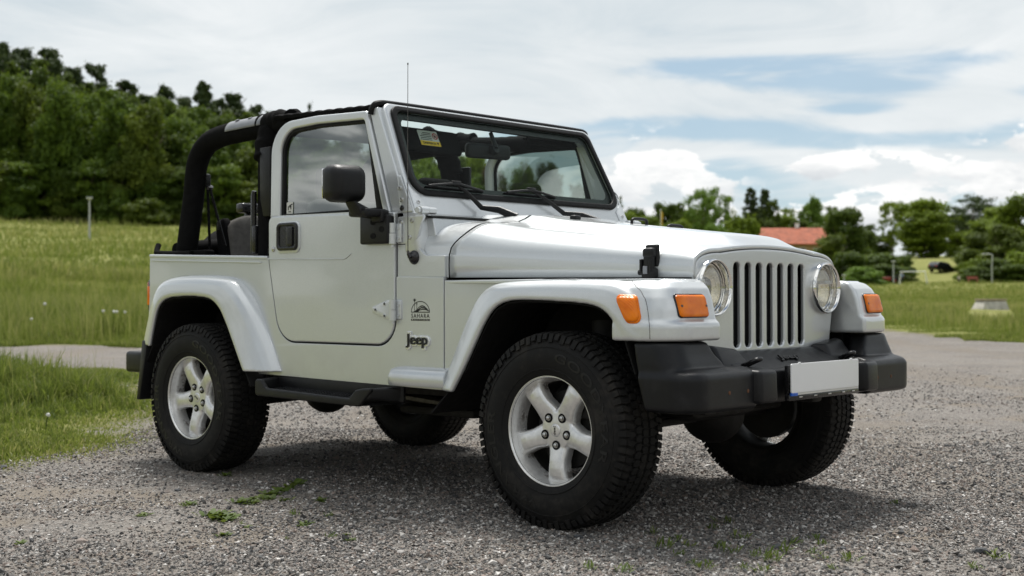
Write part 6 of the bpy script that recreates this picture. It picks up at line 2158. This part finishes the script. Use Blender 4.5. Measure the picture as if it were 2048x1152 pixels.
def tyre_mesh():
    m = MB()
    prof = [(.200, -.100), (.212, -.112), (.232, -.120), (.262, -.1265), (.295, -.1265), (.325, -.121), (.345, -.115), (.362, -.108), (.372, -.098), (.3765, -.085), (.3785, -.05), (.379, 0)]
    prof = [(r if r < .23 else .23 + (r - .23) * (RT - .23) / .157, w * (1 if r < .33 else .96)) for r, w in prof]
    prof = prof + [(r, -w) for r, w in prof[-2::-1]]
    m.lathe(prof, 96, WHF)
    for sgn in (1, -1):          # raised rings and ribs on the sidewall
        m.lathe([(.2295, sgn * .1185), (.2315, sgn * .1225), (.2345, sgn * .1235), (.2365, sgn * .1210)], 96, WHF)
        m.lathe([(.3135, sgn * .1205), (.3150, sgn * .1232), (.3175, sgn * .1230), (.3190, sgn * .1195)], 96, WHF)

    def block(poly, r0, r1, inset=.0022):
        n = len(poly)
        cx = sum(p[0] for p in poly) / n; cy = sum(p[1] for p in poly) / n
        vs = []
        for (s, y) in poly:
            a = s / RT
            vs.append((r0 * math.cos(a), y, r0 * math.sin(a)))
        for (s, y) in poly:
            L = math.hypot(s - cx, y - cy); k = max(0, 1 - inset / max(L, 1e-6))
            s2 = cx + (s - cx) * k; y2 = cy + (y - cy) * k
            a = s2 / RT
            rr = r1 - .010 * max(0, (abs(y2) - .075) / .04) ** 2
            vs.append((rr * math.cos(a), y2, rr * math.sin(a)))
        fs = [list(range(n, 2 * n))] + [[i, (i + 1) % n, n + (i + 1) % n, n + i] for i in range(n)]
        m.add(vs, fs)
    N = 38
    pitch = 2 * math.pi * RT / N
    q = random.Random(3)
    for i in range(N):
        for sg in (-1, 1):
            s0 = i * pitch + (pitch * .5 if sg > 0 else 0)
            # shoulder pair: a long lug and a short one
            for k, (ya, yb_) in enumerate(((.064, .109), (.069, .104))):
                a0 = s0 + k * pitch * .5 + .004; a1 = a0 + pitch * .5 - .0075
                sh = .006 * sg
                block([(a0, sg * yb_), (a1, sg * yb_), (a1 + sh, sg * (ya + .018)), (a1 - .003 + sh, sg * ya), (a0 + .004 + sh, sg * ya), (a0 + sh, sg * (ya + .02))], RT - .014, RT)
                # the lug runs down the sidewall
                r_in = .334 if k == 0 else .344
                vs = []
                for (r, y) in ((r_in, .112), (RT - .008, .101), (RT - .0075, .1085), (r_in + .002, .1185)):
                    for a in (a0 + .001, a1 - .001):
                        th = a / RT
                        vs.append((r * math.cos(th), sg * y, r * math.sin(th)))
                m.add(vs, [[0, 1, 3, 2], [2, 3, 5, 4], [4, 5, 7, 6], [6, 7, 1, 0], [0, 2, 4, 6], [1, 7, 5, 3]])
            # inner rows of jagged blocks
            for k in range(2):
                c = i * pitch + k * pitch * .5 + (.010 if sg > 0 else -.006)
                hl = pitch * .225
                j = q.uniform(-.001, .001)
                block([(c - hl, sg * .0265), (c - hl * .2, sg * .0235), (c + hl, sg * .028), (c + hl * 1.05, sg * .046), (c + hl * .3, sg * (.061 + j)), (c - hl * .8, sg * .058), (c - hl * 1.05, sg * .044)], RT - .012, RT)
        for k in range(2):
            c = i * pitch + k * pitch * .5 + pitch * .2
            hl = pitch * .22
            block([(c - hl, -.014), (c, -.0195), (c + hl, -.012), (c + hl * .9, .008), (c + hl * .2, .0185), (c - hl, .012)], RT - .012, RT)
    FL = -.3705
    m.v = [(x, y * (1 + .05 * max(0, (-.30 - z) / .07) * (1 if z < -.30 else 0)), max(z, FL)) for x, y, z in m.v]
    o = m.build('tyre', P['tyre'], None, smooth=30)
    return o


def letter_mesh(word):
    m = MB()
    def bend(mid, r):
        return lambda u, v: ((r + v) * math.cos(mid - u / r), (r + v) * math.sin(mid - u / r))
    for s, mid, wd in ((word, R(30), .50),) if word == 'GOODYEAR' else ((word, R(214), .46),):
        text_fit(m, s, wd, .034, lambda u, v, w: (u, -(.1262 + w - 6.5 * max(0, (math.hypot(u, v) - .285)) ** 2 - .05 * max(0, .28 - math.hypot(u, v))), v), .0035, bold=.015, spacing=1.1, bend=bend(mid, .283))
    return m.build('sidewall_lettering', P['letters'], None, smooth=0)


def rim_mesh():
    m = MB()
    m.lathe([(.0, .028), (.070, .030), (.078, .040), (.078, .058), (.070, .066), (.030, .070), (.0, .070)], 48, WHF)
    st = [(.015, .048, .062), (.055, .047, .066), (.085, .042, .073), (.115, .037, .080), (.145, .038, .084), (.172, .042, .083), (.190, .048, .078), (.199, .050, .072)]
    for k in range(5):
        a = 2 * math.pi * k / 5
        ca, sa = math.cos(a), math.sin(a)
        rows = []
        for (r, hw, tp) in st:
            ring = []
            for (f, dz) in ((-1.12, -.052), (-1.08, -.024), (-.95, -.010), (-.72, -.003), (-.35, .0), (0, .001), (.35, .0), (.72, -.003), (.95, -.010), (1.08, -.024), (1.12, -.052)):
                t_ = f * hw
                ring.append(WHF(r * ca - t_ * sa, r * sa + t_ * ca, tp + dz))
            rows.append(ring)
        m.grid(rows, close_v=True); m.cap(rows[0], flip=True); m.cap(rows[-1])
    m.lathe([(.205, .020), (.205, .060), (.196, .064), (.190, .058), (.188, .020)], 72, WHF, closed=True)
    o = m.build('rim', P['rim'], None, smooth=0)
    melt(o, .0032, 6)
    # barrel and polished lip
    b = MB()
    b.add([tuple(v.co) for v in o.data.vertices], [list(p.vertices) for p in o.data.polygons])
    b.lathe([(.206, -.10), (.200, -.105), (.188, -.09), (.184, -.02), (.1865, .026), (.203, .026)], 72, WHF, mi=1, closed=True)  # inner barrel dark: dirt, plus the brake's shade put into the colour
    b.lathe([(.1855, .026), (.190, .062), (.1945, .080), (.199, .092), (.2015, .103), (.2055, .108), (.2115, .108), (.2155, .103), (.2150, .094), (.205, .088), (.203, .026)], 96, WHF, closed=True)
    bpy.data.objects.remove(o)
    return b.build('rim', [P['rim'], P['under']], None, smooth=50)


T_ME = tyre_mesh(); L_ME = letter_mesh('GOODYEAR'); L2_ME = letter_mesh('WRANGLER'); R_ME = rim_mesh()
N_ME = []
for k in range(5):
    a = 2 * math.pi * k / 5
    cx, cy = .0565 * math.cos(a), .0565 * math.sin(a)
    f_ = lambda u, v, w: WHF(cx + u, cy + v, w)
    nut = MB().lathe([(.0, .080), (.005, .0795), (.0078, .077), (.0085, .0712), (.0105, .0712), (.0105, .060)], 12, f_)
    nut.lathe([(.0085, .0708), (.0155, .0708), (.0165, .0718), (.0180, .0712), (.0185, .066)], 20, f_, mi=1)  # flat dark ring, paints the shade of a recessed lug hole
    N_ME.append(nut.build('lug_nut', [P['steel'], P['dark']], None, smooth=40))
cc = MB().lathe([(0, .0745), (.018, .0745), (.0225, .0735), (.0255, .0705), (.026, .066)], 32, WHF)
text_fit(cc, 'Jeep', .036, .014, lambda u, v, w: WHF(u, v, w + .0748), .0012, bold=.02, mi=1)
K_ME = cc.build('centre_cap', [P['rim'], P['darksteel']], None, smooth=40)
hub = MB().lathe([(.0, .0), (.148, -.004), (.152, -.012), (.152, -.055), (.0, -.06)], 40, WHF).box((.09, .01, .08), (.09, .06, .07), .01).build('brake_disc', P['under'], None)
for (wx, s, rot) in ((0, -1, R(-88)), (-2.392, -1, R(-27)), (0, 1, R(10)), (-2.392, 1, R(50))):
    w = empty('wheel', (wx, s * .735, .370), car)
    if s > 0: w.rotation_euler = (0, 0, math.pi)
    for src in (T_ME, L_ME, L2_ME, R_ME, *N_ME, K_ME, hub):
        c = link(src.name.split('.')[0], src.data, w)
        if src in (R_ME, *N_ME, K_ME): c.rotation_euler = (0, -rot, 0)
for src in (T_ME, L_ME, L2_ME, R_ME, *N_ME, K_ME, hub): bpy.data.objects.remove(src)

# ---- underbody
m = MB()
for s in (-1, 1):
    m.box((-1.24, s * .40, .48), (3.34, .08, .11), .01)
    m.tube(catmull([(-2.75, s * .52, .50), (-2.39, s * .52, .40), (-2.05, s * .52, .50)], 5), .03, 8)
    m.tube([(0, s * .50, .40), (-.75, s * .44, .45)], .032, 10); m.tube([(-2.37, s * .50, .34), (-1.75, s * .42, .42)], .032, 10)
    m.tube([(.02, s * .52, .42), (.0, s * .50, .78)], .055, 12)
m.box((-.2, 0, .52), (.9, .5, .3), .06); m.box((-1.15, .02, .40), (.62, .50, .16), .05, 3); m.box((-1.15, .02, .34), (.5, .7, .04), .015)
m.box((-2.85, .05, .45), (.42, .9, .26), .05, 3)
m.tube([(-2.20, -.30, .44), (-1.62, -.30, .44)], .08, 14)
m.build('chassis', P['under'], car)
for wx, dy in ((0, .22), (-2.392, .02)):
    a = MB().tube([(wx, -.64, .370), (wx, .64, .370)], .040, 14)
    bm = bmesh.new(); bmesh.ops.create_uvsphere(bm, u_segments=20, v_segments=14, radius=.135)
    a.add_bm(bm, 0, lambda x_, y_, z_: (wx + .02 + x_ * 1.05, dy + y_ * .95, .365 + z_ * .95))
    a.tube([(wx + .13, -.58, .36), (wx + .13, .58, .39)], .016, 8) if wx == 0 else None
    a.build('axle', P['under'], car)
MB().tube(catmull([(-.55, .12, .33), (-.30, .15, .35), (0.0, .20, .37)], 5), .028, 10).tube(catmull([(-1.40, .02, .38), (-2.0, .02, .38), (-2.39, .02, .37)], 5), .030, 10).build('drive_shaft', P['under'], car)
MB().tube(catmull([(-.35, -.25, .42), (-.9, -.22, .36), (-1.5, -.30, .40), (-2.3, -.45, .45), (-2.95, -.50, .42)], 5), .028, 10).build('exhaust_pipe', P['darksteel'], car)
bpy.context.view_layer.update()
